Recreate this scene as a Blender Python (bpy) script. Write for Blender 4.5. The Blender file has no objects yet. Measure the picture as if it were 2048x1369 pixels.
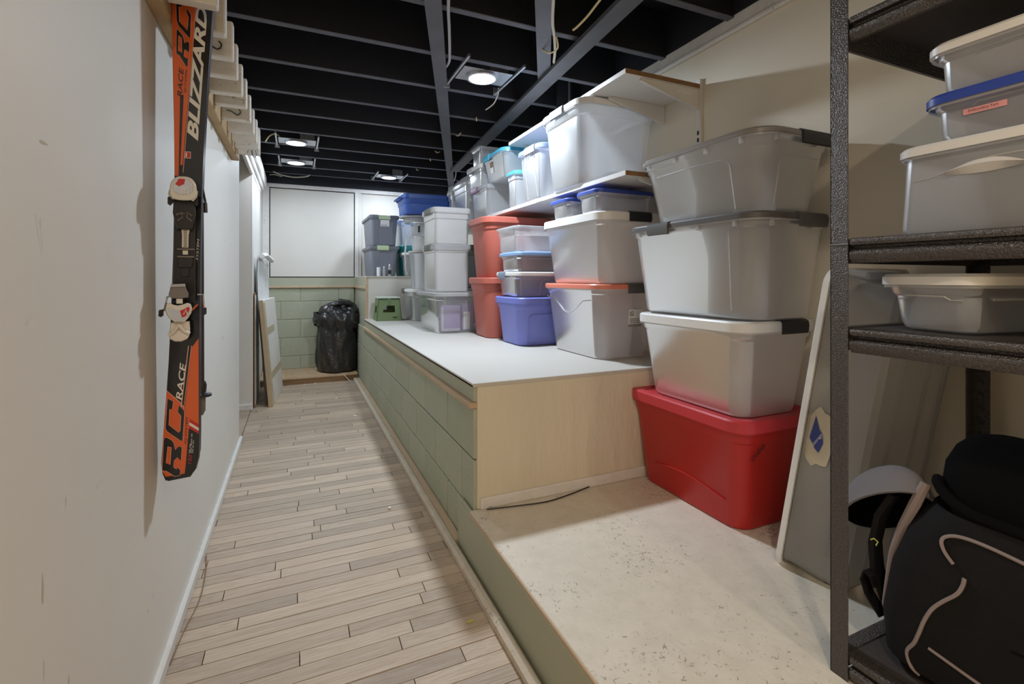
import bpy, bmesh, math, random
from mathutils import Vector, Matrix, noise
random.seed(7)
S = bpy.context.scene
COL = S.collection
PI = math.pi

# ------------------------------------------------------------------ camera, world, exposure
YAW = math.radians(24.07)
cam = bpy.data.cameras.new('camera')
cam.lens = 17.0
cam.sensor_width = 36.0
cam.sensor_fit = 'HORIZONTAL'
cam.shift_y = -127.5 / 2048
cam.clip_start = 0.05
cam_o = bpy.data.objects.new('camera', cam)
COL.objects.link(cam_o)
cam_o.location = (0, 0, 1.08)
cam_o.rotation_euler = (PI / 2, 0, -YAW)
S.camera = cam_o
w = bpy.data.worlds.new('world')
S.world = w
w.use_nodes = True
w.node_tree.nodes['Background'].inputs[0].default_value = (1, .9, .78, 1)
w.node_tree.nodes['Background'].inputs[1].default_value = .05
S.view_settings.view_transform = 'Standard'
S.view_settings.look = 'None'
S.view_settings.exposure = 0.42
S.view_settings.gamma = 1
S.view_settings.use_curve_mapping = False
S.cycles.use_denoising = True
S.cycles.max_bounces = 10
S.cycles.diffuse_bounces = 6
S.cycles.transparent_max_bounces = 24
S.cycles.caustics_reflective = False
S.cycles.caustics_refractive = False
S.cycles.sample_clamp_indirect = 6

COOL = (.78, .885, 1.0)
WARM = (1.0, .83, .63)
# (x, y, colour, watts) of the ceiling lamps; the last three are unseen warm fill, added behind the camera
LAMPS = [(.944, 2.52, COOL, 23), (0, 4.35, COOL, 7), (0, 5.1, COOL, 5.5), (.937, 5.43, COOL, 8),
         (.15, -.35, WARM, 9.5), (1.0, -1.5, WARM, 11), (-.05, -1.7, WARM, 11)]
LAMP_Z = 2.19

# ------------------------------------------------------------------ materials
MATS = {}
def _base(name):
    m = bpy.data.materials.new(name)
    m.use_nodes = True
    MATS[name] = m
    return m, m.node_tree.nodes, m.node_tree.links, m.node_tree.nodes['Principled BSDF']

def mat(name, c, rough=.6, c2=None, scale=6, amt=.5, bump=0, bscale=60, metal=0, spec=.5, stretch=None, rnd=0, detail=4, coat=0):
    m, N, L, b = _base(name)
    b.inputs['Roughness'].default_value = rough
    b.inputs['Metallic'].default_value = metal
    b.inputs['Specular IOR Level'].default_value = spec
    if coat:
        b.inputs['Coat Weight'].default_value = coat
        b.inputs['Coat Roughness'].default_value = .15
    tc = N.new('ShaderNodeTexCoord')
    src = tc.outputs['Object']
    mp = N.new('ShaderNodeMapping')
    L.new(src, mp.inputs[0])
    if stretch:
        mp.inputs['Scale'].default_value = stretch
    if rnd:
        oi = N.new('ShaderNodeObjectInfo')
        mul = N.new('ShaderNodeMath'); mul.operation = 'MULTIPLY'; mul.inputs[1].default_value = 37
        L.new(oi.outputs['Random'], mul.inputs[0])
        L.new(mul.outputs[0], mp.inputs['Location'])
    col = None
    if c2:
        n = N.new('ShaderNodeTexNoise'); n.inputs['Scale'].default_value = scale; n.inputs['Detail'].default_value = detail
        L.new(mp.outputs[0], n.inputs['Vector'])
        r = N.new('ShaderNodeValToRGB')
        r.color_ramp.elements[0].position = .5 - amt * .5
        r.color_ramp.elements[1].position = .5 + amt * .5
        r.color_ramp.elements[0].color = (*c, 1); r.color_ramp.elements[1].color = (*c2, 1)
        L.new(n.outputs[0], r.inputs[0])
        col = r.outputs[0]
        if rnd:
            hs = N.new('ShaderNodeHueSaturation')
            mr = N.new('ShaderNodeMapRange'); mr.inputs[3].default_value = 1 - rnd; mr.inputs[4].default_value = 1 + rnd
            L.new(oi.outputs['Random'], mr.inputs[0]); L.new(mr.outputs[0], hs.inputs['Value'])
            L.new(col, hs.inputs['Color']); col = hs.outputs[0]
        L.new(col, b.inputs['Base Color'])
    else:
        b.inputs['Base Color'].default_value = (*c, 1)
    if bump:
        n2 = N.new('ShaderNodeTexNoise'); n2.inputs['Scale'].default_value = bscale; n2.inputs['Detail'].default_value = 3
        L.new(mp.outputs[0], n2.inputs['Vector'])
        bp = N.new('ShaderNodeBump'); bp.inputs['Strength'].default_value = bump; bp.inputs['Distance'].default_value = .01
        L.new(n2.outputs[0], bp.inputs['Height']); L.new(bp.outputs[0], b.inputs['Normal'])
    return m

def stains(m, c, scale=30, lo=.62, hi=.7, stretch=(1, 1, 1), big=3):
    """dark scuffs of their own shape mixed over the base colour"""
    N, L = m.node_tree.nodes, m.node_tree.links
    b = N['Principled BSDF']
    src = b.inputs['Base Color'].links[0].from_socket
    tc = N.new('ShaderNodeTexCoord'); mp = N.new('ShaderNodeMapping'); mp.inputs['Scale'].default_value = stretch
    L.new(tc.outputs['Object'], mp.inputs[0])
    n = N.new('ShaderNodeTexNoise'); n.inputs['Scale'].default_value = scale; n.inputs['Detail'].default_value = 6; n.inputs['Distortion'].default_value = 1.2
    L.new(mp.outputs[0], n.inputs['Vector'])
    n2 = N.new('ShaderNodeTexNoise'); n2.inputs['Scale'].default_value = big
    L.new(mp.outputs[0], n2.inputs['Vector'])
    a = N.new('ShaderNodeMath'); a.operation = 'MULTIPLY_ADD'; a.inputs[1].default_value = .35; L.new(n2.outputs[0], a.inputs[0]); L.new(n.outputs[0], a.inputs[2])
    s = N.new('ShaderNodeMath'); s.operation = 'SUBTRACT'; s.inputs[1].default_value = .175; L.new(a.outputs[0], s.inputs[0])
    r = N.new('ShaderNodeMapRange'); r.inputs[1].default_value = lo; r.inputs[2].default_value = hi
    L.new(s.outputs[0], r.inputs[0])
    mx = N.new('ShaderNodeMix'); mx.data_type = 'RGBA'
    L.new(r.outputs[0], mx.inputs[0]); L.new(src, mx.inputs[6]); mx.inputs[7].default_value = (*c, 1)
    L.new(mx.outputs[2], b.inputs['Base Color'])
    return m

def plastic(name, c, opaque, rough=.35, trans=.55, gloss=.06):
    """milky moulded plastic: a share of the light passes straight, the rest is scattered forward and back"""
    m, N, L, b = _base(name)
    N.remove(b)
    out = N['Material Output']
    d = N.new('ShaderNodeBsdfDiffuse'); d.inputs[0].default_value = (*c, 1)
    t = N.new('ShaderNodeBsdfTranslucent'); t.inputs[0].default_value = (*c, 1)
    tr = N.new('ShaderNodeBsdfTransparent'); tr.inputs[0].default_value = (*[.5 + .5 * x for x in c], 1)
    g = N.new('ShaderNodeBsdfGlossy'); g.inputs['Roughness'].default_value = rough; g.inputs[0].default_value = (1, 1, 1, 1)
    m1 = N.new('ShaderNodeMixShader'); m1.inputs[0].default_value = trans
    L.new(d.outputs[0], m1.inputs[1]); L.new(t.outputs[0], m1.inputs[2])
    m2 = N.new('ShaderNodeMixShader')
    tc = N.new('ShaderNodeTexCoord'); n = N.new('ShaderNodeTexNoise'); n.inputs['Scale'].default_value = 5
    L.new(tc.outputs['Object'], n.inputs['Vector'])
    mr = N.new('ShaderNodeMapRange'); mr.inputs[3].default_value = opaque - .06; mr.inputs[4].default_value = min(1, opaque + .06)
    L.new(n.outputs[0], mr.inputs[0]); L.new(mr.outputs[0], m2.inputs[0])
    L.new(tr.outputs[0], m2.inputs[1]); L.new(m1.outputs[0], m2.inputs[2])
    fr = N.new('ShaderNodeFresnel'); fr.inputs[0].default_value = 1.4
    mu = N.new('ShaderNodeMath'); mu.operation = 'MULTIPLY_ADD'; mu.inputs[1].default_value = .6; mu.inputs[2].default_value = gloss * .2
    L.new(fr.outputs[0], mu.inputs[0])
    m3 = N.new('ShaderNodeMixShader'); L.new(mu.outputs[0], m3.inputs[0])
    L.new(m2.outputs[0], m3.inputs[1]); L.new(g.outputs[0], m3.inputs[2])
    L.new(m3.outputs[0], out.inputs[0])
    return m

def glow(name, c, s):
    m, N, L, b = _base(name)
    b.inputs['Base Color'].default_value = (.9, .9, .9, 1)
    b.inputs['Emission Color'].default_value = (*c, 1)
    b.inputs['Emission Strength'].default_value = s
    return m

M = {}
M['wall'] = stains(mat('painted_drywall', (.77, .745, .69), .55, (.74, .715, .66), 2.5, .6, .05, 18), (.50, .46, .40), 14, .70, .78, (1, 1, .5), 4)
M['wall2'] = mat('pale_drywall', (.72, .69, .64), .6, (.68, .65, .6), 3, .5, .03, 20)
M['white_trim'] = stains(mat('white_trim_paint', (.78, .77, .75), .5, (.72, .70, .67), 20, .4, .12, 90), (.42, .38, .33), 60, .66, .76)
M['right'] = mat('cream_wall_paint', (.80, .735, .61), .6, (.77, .705, .58), 2, .5, .03, 25)
M['deckw'] = stains(mat('painted_plywood_deck', (.76, .705, .60), .55, (.66, .605, .50), 22, .6, .15, 55, detail=8), (.33, .28, .22), 78, .625, .73, (1, 1, 1), 4)
M['deck2'] = stains(mat('ledge_top_paint', (.60, .575, .525), .55, (.57, .545, .49), 3, .5, .05, 40), (.52, .47, .40), 30, .72, .8)
M['cream'] = stains(mat('cream_trowelled_face', (.74, .675, .545), .6, (.70, .63, .50), 4, .5, .75, 13, stretch=(1.6, 1, .5)), (.40, .34, .25), 40, .74, .8)
M['green'] = stains(mat('sage_painted_block', (.44, .46, .345), .7, (.415, .435, .325), 6, .5, .35, 70, rnd=.04), (.22, .22, .17), 38, .70, .78)
M['greenb'] = stains(mat('sage_painted_board', (.43, .44, .33), .6, (.41, .42, .31), 5, .5, .08, 40), (.15, .13, .10), 60, .74, .78)
M['mortar'] = mat('painted_joint', (.38, .39, .29), .8, (.35, .36, .27), 30, .5, .2, 90)
M['wood'] = mat('bare_pine', (.60, .43, .27), .65, (.50, .34, .20), 8, .5, .12, 60, stretch=(3, .5, 3))
M['woody'] = mat('bare_batten', (.58, .44, .30), .65, (.50, .36, .23), 8, .5, .1, 60, stretch=(4, .6, 4))
M['riser'] = mat('brown_plank', (.27, .155, .07), .6, (.20, .11, .05), 9, .5, .1, 50, stretch=(.7, 3, 3))
M['particle'] = mat('particle_board', (.34, .19, .08), .85, (.22, .12, .05), 60, .6, .4, 130)
M['plank'] = stains(mat('limed_oak', (.60, .50, .395), .45, (.37, .265, .175), 5, .45, .12, 60, stretch=(.8, 5, 6), rnd=.2, detail=8), (.22, .135, .08), 7, .57, .74, (.8, 7, 5), 2)
M['under'] = mat('subfloor', (.10, .06, .04), .9, (.07, .045, .03), 20)
M['whitewood'] = stains(mat('whitewashed_lumber', (.80, .775, .72), .7, (.70, .65, .57), 10, .6, .2, 60, stretch=(1.5, 6, 6)), (.34, .27, .2), 30, .64, .74, (1, 3, 3))
M['tanwood'] = mat('tan_plate', (.50, .36, .20), .7, (.42, .29, .15), 7, .5, .12, 50, stretch=(4, .6, 4))
M['black_ceiling'] = mat('black_ceiling_paint', (.014, .0155, .022), .8, (.011, .012, .017), 5)
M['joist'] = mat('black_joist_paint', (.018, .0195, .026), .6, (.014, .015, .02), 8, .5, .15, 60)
M['joist_underlit'] = mat('underlit_joist_face', (.125, .13, .16), .6, (.085, .09, .11), 12, .5, .15, 60)  # bounce light from below painted in: undersides paler than the black sides
M['brace'] = mat('charcoal_strap_paint', (.125, .13, .15), .55, (.085, .088, .102), 6, .5, .1, 50)
M['kerb'] = stains(mat('worn_kerb_paint', (.68, .62, .52), .7, (.56, .48, .38), 15, .6, .3, 50), (.30, .25, .19), 50, .62, .74)
M['galv'] = mat('galvanised_steel', (.62, .64, .68), .35, (.45, .47, .5), 30, .5, .1, 60, metal=.8)
M['lamp'] = glow('lamp_lens', (.93, .97, 1), 7)
M['lampfill'] = glow('fill_lamp_lens', (1, .85, .65), 5)  # lens of the added fill lamps out of view
M['cablew'] = mat('white_cable', (.72, .68, .58), .5)
M['cabley'] = mat('yellow_cable', (.75, .62, .32), .5)
M['blackwire'] = mat('black_wire', (.012, .012, .013), .4)
M['conduit'] = mat('grey_cable_sheath', (.42, .43, .46), .45)
M['melamine'] = mat('white_melamine', (.78, .77, .75), .35, (.75, .74, .72), 5)
M['steelw'] = mat('white_steel', (.74, .72, .68), .4)
M['hammer'] = mat('hammertone_steel', (.15, .135, .128), .33, (.075, .067, .064), 240, .5, .5, 300, metal=.8)
M['rackdeck'] = mat('rack_board', (.052, .044, .042), .6, (.04, .034, .033), 40, .5, .05, 80)
M['clear'] = plastic('clear_frosted_plastic', (.94, .94, .95), .60, .24)
M['clearer'] = plastic('clear_plastic', (.88, .885, .90), .36, .18)
M['glassy'] = plastic('thin_clear_plastic', (.88, .885, .90), .22, .15)
M['milky'] = plastic('milky_plastic', (.94, .935, .925), .80, .3)
M['frost'] = plastic('frosted_plastic', (.85, .858, .875), .66, .3, .62)
M['shade'] = plastic('smoky_clear_plastic', (.87, .865, .86), .58, .28)
M['lidwhite'] = mat('white_lid_plastic', (.82, .815, .80), .4)
M['lidgrey'] = mat('grey_lid_plastic', (.105, .10, .098), .45)
M['lidtaupe'] = plastic('taupe_lid_plastic', (.50, .46, .42), .85)
M['lidblue'] = mat('blue_lid_plastic', (.035, .075, .40), .4)
M['lidteal'] = mat('aqua_lid_plastic', (.08, .42, .60), .4)
M['lidsky'] = plastic('sky_lid_plastic', (.50, .60, .92), .75)
M['lidlt'] = mat('light_blue_lid_plastic', (.25, .42, .72), .4)
M['lidred'] = mat('coral_lid_plastic', (.80, .24, .16), .4)
M['latch'] = mat('charcoal_latch', (.022, .022, .026), .45)
M['latchg'] = mat('olive_grey_latch', (.13, .125, .10), .45)
M['latchb'] = mat('slate_blue_latch', (.22, .28, .36), .4)
M['latchp'] = mat('plum_latch', (.27, .10, .22), .4)
M['latchl'] = mat('pale_green_latch', (.55, .68, .42), .45)
M['red'] = stains(mat('red_tote_plastic', (.50, .022, .018), .42, (.45, .018, .015), 3, .5, .03, 30), (.62, .25, .2), 12, .72, .8, (1, 1, 2))
M['redlid'] = mat('red_tote_lid', (.60, .045, .06), .38)
M['coral'] = mat('coral_tote_plastic', (.50, .13, .095), .42, (.47, .118, .085), 3, .5)
M['peri'] = mat('periwinkle_tote_plastic', (.20, .23, .66), .42, (.185, .215, .62), 3, .5)
M['navy'] = mat('blue_tote_plastic', (.045, .12, .46), .4)
M['slate'] = mat('slate_tote_plastic', (.20, .215, .265), .42, (.18, .195, .24), 3, .5)
M['slatelid'] = mat('slate_lid_plastic', (.16, .17, .20), .4)
M['tealb'] = mat('teal_tote_plastic', (.03, .38, .37), .4)
M['gray'] = mat('grey_plastic', (.42, .43, .45), .45)
M['stool'] = mat('fern_green_plastic', (.16, .235, .10), .5, (.145, .215, .09), 6)
M['stooltop'] = mat('pale_stool_top', (.55, .63, .52), .5, (.50, .58, .47), 40, .5, .2, 120)
M['paper'] = mat('white_paper', (.82, .82, .8), .7)
M['ink'] = mat('black_ink', (.02, .02, .02), .6)
M['pink'] = mat('pink_label', (.80, .36, .36), .7)
M['bluelab'] = mat('blue_label', (.03, .05, .26), .5)
M['glue'] = mat('label_residue', (.62, .56, .45), .8, (.56, .50, .39), 20)
M['card'] = mat('white_cardboard', (.76, .73, .68), .75, (.70, .67, .61), 8)
M['cardtan'] = mat('kraft_cardboard', (.55, .41, .26), .8, (.50, .36, .22), 12)
M['tape'] = mat('tan_packing_tape', (.58, .48, .33), .35)
M['foam'] = mat('white_foam_sheet', (.78, .78, .77), .8, (.74, .74, .73), 10, .5, .3, 25)
M['bag'] = mat('black_bin_liner', (.010, .010, .011), .26, (.014, .014, .015), 5, .5, .9, 22, spec=.8, detail=6)
M['canvas'] = mat('black_canvas', (.010, .0095, .010), .85, (.008, .0075, .008), 20, .5, .15, 250, spec=.2)
M['mesh'] = mat('black_padding', (.004, .004, .0045), .95, spec=.1)
M['greycloth'] = mat('grey_canvas', (.20, .185, .19), .85, (.17, .155, .16), 8, .5, .15, 200)
M['piping'] = mat('mauve_piping', (.27, .215, .21), .7)
M['yellow'] = mat('yellow_thread', (.55, .55, .12), .7)
M['ski_black'] = mat('ski_black_gloss', (.010, .009, .010), .25, coat=.5)
M['ski_orange'] = mat('ski_orange', (.72, .125, .022), .3, coat=.5)
M['ski_pink'] = mat('ski_pinstripe', (.78, .42, .33), .35)
M['ski_white'] = mat('ski_print_white', (.75, .73, .68), .4)
M['ski_red'] = mat('ski_print_red', (.55, .03, .03), .4)
M['ski_side'] = mat('ski_sidewall', (.022, .013, .025), .3)
M['bind_white'] = mat('binding_white', (.72, .68, .61), .35)
M['bind_black'] = mat('binding_black', (.022, .020, .020), .4)
M['bind_grey'] = mat('binding_grey', (.20, .18, .165), .4)
M['chrome'] = mat('chrome', (.75, .75, .76), .15, metal=1)
M['purplebox'] = mat('lilac_paper', (.34, .27, .42), .7)
M['rust'] = mat('tangled_cord', (.30, .17, .10), .8)
M['dark'] = mat('dark_cloth', (.05, .05, .055), .9)

# ------------------------------------------------------------------ mesh helpers
class MB:
    def __init__(s):
        s.v, s.f = [], []
    def add(s, v, f):
        o = len(s.v)
        s.v += [tuple(p) for p in v]
        s.f += [tuple(i + o for i in q) for q in f]
        return s
    def box(s, x0, x1, y0, y1, z0, z1):
        return s.add([(x0, y0, z0), (x1, y0, z0), (x1, y1, z0), (x0, y1, z0), (x0, y0, z1), (x1, y0, z1), (x1, y1, z1), (x0, y1, z1)],
                     [(3, 2, 1, 0), (4, 5, 6, 7), (0, 1, 5, 4), (1, 2, 6, 5), (2, 3, 7, 6), (3, 0, 4, 7)])
    def bev(s, x0, x1, y0, y1, z0, z1, b=.004):
        bm = bmesh.new()
        bmesh.ops.create_cube(bm, size=1)
        for v in bm.verts:
            v.co = Vector(((x0 + x1) / 2 + v.co.x * (x1 - x0), (y0 + y1) / 2 + v.co.y * (y1 - y0), (z0 + z1) / 2 + v.co.z * (z1 - z0)))
        bmesh.ops.bevel(bm, geom=bm.edges[:], offset=b, segments=1, affect='EDGES')
        bm.verts.index_update()
        s.add([v.co[:] for v in bm.verts], [[v.index for v in f.verts] for f in bm.faces])
        bm.free()
        return s
    def loft(s, rings, cap0=False, cap1=False, closed=True):
        n = len(rings[0]); o = len(s.v)
        for r in rings:
            s.v += [tuple(p) for p in r]
        for i in range(len(rings) - 1):
            for j in range(n if closed else n - 1):
                k = (j + 1) % n
                s.f.append((o + i * n + j, o + i * n + k, o + (i + 1) * n + k, o + (i + 1) * n + j))
        if cap0: s.f.append(tuple(o + j for j in reversed(range(n))))
        if cap1: s.f.append(tuple(o + (len(rings) - 1) * n + j for j in range(n)))
        return s
    def prism(s, poly, fn, t0, t1):
        """poly: list of 2D points, fn(a, b, t) -> 3D"""
        return s.loft([[fn(a, b, t0) for a, b in poly], [fn(a, b, t1) for a, b in poly]], True, True)
    def tube(s, pts, r, n=8, caps=True):
        pts = [Vector(p) for p in pts]
        rings = []
        up = Vector((0, 0, 1))
        prev = None
        for i, p in enumerate(pts):
            d = (pts[min(i + 1, len(pts) - 1)] - pts[max(i - 1, 0)]).normalized()
            if prev is None:
                a = d.cross(up)
                if a.length < .01: a = d.cross(Vector((1, 0, 0)))
            else:
                a = prev - d * prev.dot(d)
            a.normalize(); prev = a
            b = d.cross(a)
            rr = r[i] if isinstance(r, (list, tuple)) else r
            rings.append([p + (a * math.cos(t) + b * math.sin(t)) * rr for t in [2 * PI * k / n for k in range(n)]])
        return s.loft(rings, caps, caps)
    def lathe(s, prof, cx=0, cy=0, n=24, cap0=True, cap1=True):
        rings = [[(cx + r * math.cos(2 * PI * k / n), cy + r * math.sin(2 * PI * k / n), z) for k in range(n)] for r, z in prof]
        return s.loft(rings, cap0, cap1)
    def quad(s, a, b, c, d):
        return s.add([a, b, c, d], [(0, 1, 2, 3)])
    def build(s, name, m, parent=None, loc=None, ang=35):
        me = bpy.data.meshes.new(name)
        me.from_pydata(s.v, [], s.f)
        bm = bmesh.new(); bm.from_mesh(me)
        bmesh.ops.recalc_face_normals(bm, faces=bm.faces[:])
        bm.to_mesh(me); bm.free()
        me.materials.append(M[m] if isinstance(m, str) else m)
        me.polygons.foreach_set('use_smooth', [True] * len(me.polygons))
        me.set_sharp_from_angle(angle=math.radians(ang))
        o = bpy.data.objects.new(name, me)
        COL.objects.link(o)
        if parent: o.parent = parent
        if loc: o.location = loc
        return o

def tag(o, label=None, cat=None, group=None, kind=None):
    if label: o['label'] = label
    if cat: o['category'] = cat
    if group: o['group'] = group
    if kind: o['kind'] = kind
    return o
def thing(name, label, cat, loc=(0, 0, 0), group=None, rz=0):
    o = bpy.data.objects.new(name, None)
    o.empty_display_size = .05
    COL.objects.link(o)
    o.location = loc; o.rotation_euler = (0, 0, rz)
    return tag(o, label, cat, group)
def struct(name, mb, m, parent=None):
    o = mb.build(name, m, parent)
    if not parent: o['kind'] = 'structure'
    return o
def copy_tree(o, parent=None):
    c = o.copy(); COL.objects.link(c)
    if parent: c.parent = parent
    for ch in list(o.children): copy_tree(ch, c)
    return c

def rr(hx, hy, r, z, n=5, cx=0, cy=0):
    r = max(.002, min(r, hx - .001, hy - .001))
    out = []
    for qx, qy, a0 in ((1, 1, 0), (-1, 1, PI / 2), (-1, -1, PI), (1, -1, 1.5 * PI)):
        for k in range(n + 1):
            a = a0 + PI / 2 * k / n
            out.append((cx + qx * (hx - r) + r * math.cos(a), cy + qy * (hy - r) + r * math.sin(a), z))
    return out

_dg = None
def text(name, body, m, parent, origin, ux, uy, length, height, shear=0, off=.0, bold=0):
    """flat lettering fitted to length x height; ux reading direction, uy letter-up direction"""
    cu = bpy.data.curves.new(name, 'FONT')
    cu.body = body; cu.shear = shear; cu.offset = bold; cu.resolution_u = 3
    tmp = bpy.data.objects.new(name + '_tmp', cu)
    COL.objects.link(tmp)
    dg = bpy.context.evaluated_depsgraph_get()
    me = bpy.data.meshes.new_from_object(tmp.evaluated_get(dg))
    bpy.data.objects.remove(tmp); bpy.data.curves.remove(cu)
    xs = [v.co.x for v in me.vertices]; ys = [v.co.y for v in me.vertices]
    x0, x1, y0, y1 = min(xs), max(xs), min(ys), max(ys)
    ux, uy = Vector(ux).normalized(), Vector(uy).normalized()
    nz = ux.cross(uy)
    og = Vector(origin)
    for v in me.vertices:
        v.co = og + ux * ((v.co.x - x0) / (x1 - x0) * length) + uy * ((v.co.y - y0) / (y1 - y0) * height) + nz * off
    me.materials.clear(); me.materials.append(M[m])
    o = bpy.data.objects.new(name, me)
    COL.objects.link(o); o.parent = parent
    return o

# ------------------------------------------------------------------ the room
YB = -2.6      # wall behind the camera
YE = 5.95      # end wall
XR = 1.76      # right wall
# floor
fl = struct('floor', MB().box(-1.3, .62, YB, YE, -.06, -.012), 'under')
unit = MB().bev(0, 1, 0, 1, 0, 1, .0).v
def unit_mesh():
    mb = MB()
    mb.box(0, 1, 0, 1, -1, 0)
    return mb
plank0 = None
y = .55
PW = .0575
row = 0
while y < 5.36:
    x = -.337 - random.uniform(0, .5)
    while x < .575:
        ln = random.choice((.32, .45, .55, .7, .85)) * random.uniform(.85, 1.15)
        a, b = max(x, -.337), min(x + ln, .575)
        if b - a > .004:
            if plank0 is None:
                plank0 = unit_mesh().build('plank', 'plank', fl); o = plank0
            else:
                o = plank0.copy(); COL.objects.link(o)
            o.location = (a + .0014, y + .0014, random.uniform(-.0005, .0006))
            o.scale = (b - a - .0028, PW - .0028, .011)
        x += ln
    y += PW
    row += 1
struct('floor_back', MB().box(-1.3, .62, YB, .55, -.012, 0), 'plank')
struct('floor_recess', MB().box(-1.3, -.34, 3.4, YE, -.012, 0), 'plank')

# left wall, its plate, baseboard
struct('wall_left', MB().box(-.45, -.34, YB, 3.62, 0, 1.855), 'wall')
struct('baseboard_left', MB().bev(-.341, -.322, YB, 3.64, -.002, .042, .006), 'white_trim')
struct('wall_left_upper', MB().box(-.45, -.34, YB, 3.62, 1.855, 2.3), 'wall')
for y_, z_, a, b in ((.78, 1.62, .004, .02), (.79, 1.52, .003, .03), (.93, .62, .004, .03), (.935, .50, .004, .022), (1.02, .42, .003, .016), (.70, 1.36, .02, .004), (.93, 1.28, .018, .003), (1.16, .69, .025, .012), (1.01, .72, .004, .012), (1.2, 1.12, .003, .01), (.95, .22, .004, .02), (2.6, .9, .004, .015)):
    n_ = random.randint(6, 9)
    MB().add([(-.3397, y_ + a * math.cos(2 * PI * k / n_) * random.uniform(.5, 1), z_ + b * math.sin(2 * PI * k / n_) * random.uniform(.5, 1)) for k in range(n_)], [tuple(range(n_))]).build('paint_chip', random.choice(('wall2', 'glue', 'card')), bpy.data.objects['wall_left'])
# far left: opening, jamb, far wall
struct('wall_left_far', MB().box(-.62, -.335, 4.5, YE, 0, 2.08), 'wall2')
struct('wall_recess', MB().box(-1.3, -1.2, 3.4, YE, 0, 2.2).box(-1.3, -.45, 3.3, 3.4, 0, 2.2), 'wall2')
struct('ceiling_recess', MB().box(-1.3, -.45, 3.4, YE, 2.08, 2.2), 'wall2')
dj = struct('trim_2', MB().bev(-.337, -.325, 4.5, 5.42, 0, 1.935, .004), 'white_trim')
struct('trim_3', MB().bev(-.345, -.322, 3.64, 5.45, 1.935, 1.985, .004), 'white_trim')
struct('trim_4', MB().bev(-.345, -.305, 3.66, 5.6, 1.985, 2.035, .004), 'white_trim')
struct('trim_5', MB().bev(-.345, -.285, 3.7, 5.75, 2.035, 2.15, .004), 'white_trim')
struct('baseboard_recess', MB().bev(-.6, -.327, 4.485, 4.5, 0, .05, .003), 'white_trim')

# end wall : block below, boarded above
struct('wall_end', MB().box(-.62, XR + .1, YE, YE + .1, 0, 2.5), 'wall2')
we = struct('wall_end_block', MB().box(-.33, .62, YE - .03, YE, .07, .985), 'mortar')
BL, BH, J = .406, .203, .006
b0 = None
def block(parent, x0, x1, y0, y1, z0, z1):
    o = MB().bev(x0, x1, y0, y1, z0, z1, .0035).build('block', 'green', parent)
    return o
z = .01
k = 0
while z < .97:
    x = -.33 - (.23 if k % 2 else .03)
    while x < .62:
        a, b = max(x + J / 2, -.33), min(x + BL - J / 2, .62)
        if b - a > .03:
            block(we, a, b, YE - .0345, YE - .02, max(z + J / 2, .071), min(z + BH - J / 2, .972))
        x += BL
    z += BH; k += 1
struct('trim_6', MB().bev(-.33, .62, YE - .055, YE - .02, .972, .995, .003), 'woody')
struct('trim_7', MB().box(-.33, .64, YE - .045, YE - .01, .995, 1.088), 'greenb')
# access panel in its frame
pn = struct('door_1', MB().box(-.268, .628, YE - .022, YE, 1.088, 2.083), 'ink')
MB().bev(-.258, .618, YE - .034, YE - .02, 1.098, 2.072, .003).build('door_panel', 'wall2', pn)
struct('trim_8', MB().bev(-.335, -.268, YE - .04, YE, 1.085, 2.14, .003), 'white_trim')
struct('trim_9', MB().bev(.628, .672, YE - .04, YE, 1.085, 2.14, .003), 'white_trim')
struct('trim_10', MB().bev(-.335, XR, YE - .042, YE, 2.083, 2.125, .003), 'white_trim')
struct('trim_11', MB().bev(.672, .70, YE - .03, YE, 1.1, 2.083, .003), 'wall2')
# low step before the end wall
st = struct('floor_step', MB().box(-.33, .60, 5.37, YE, .055, .07), 'wood')
MB().box(-.33, .595, 5.375, 5.395, 0, .055).build('riser', 'riser', st)

# right wall and back wall
struct('wall_right', MB().box(XR, XR + .1, YB, YE, 0, 2.5), 'right')
struct('trim_12', MB().bev(XR - .012, XR, YB, YE, 2.175, 2.234, .004), 'white_trim')
struct('trim_13', MB().bev(XR - .022, XR, YB, YE, 2.155, 2.177, .006), 'white_trim')
struct('wall_back', MB().box(-1.3, XR + .1, YB - .1, YB, 0, 2.5), 'right')

# ceiling with joists and strapping
ce = struct('ceiling', MB().box(-1.3, XR + .1, YB, YE + .1, 2.46, 2.52), 'black_ceiling')
JY = [2.405, 2.831, 3.282, 3.684, 4.142, 4.549, 4.943, 5.41, 5.802]
JY = [2.405 - .426 * i for i in range(11, 0, -1)] + JY
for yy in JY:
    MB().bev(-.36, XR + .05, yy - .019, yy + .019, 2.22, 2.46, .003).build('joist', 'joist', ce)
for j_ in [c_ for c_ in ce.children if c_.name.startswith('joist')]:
    j_.data.materials.append(M['joist_underlit'])
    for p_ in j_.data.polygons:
        if p_.normal.z < -.5: p_.material_index = 1  # down-facing sides get the tone with the bounce light in it
MB().box(-.33, XR, YE - .06, YE, 2.125, 2.46).build('header_board', 'black_ceiling', ce)
MB().box(XR - .016, XR + .02, YB, YE, 2.234, 2.46).build('rim_board', 'black_ceiling', ce)
MB().box(-.345, -.325, YB, 3.62, 2.21, 2.46).build('rim_board', 'black_ceiling', ce)
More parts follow.
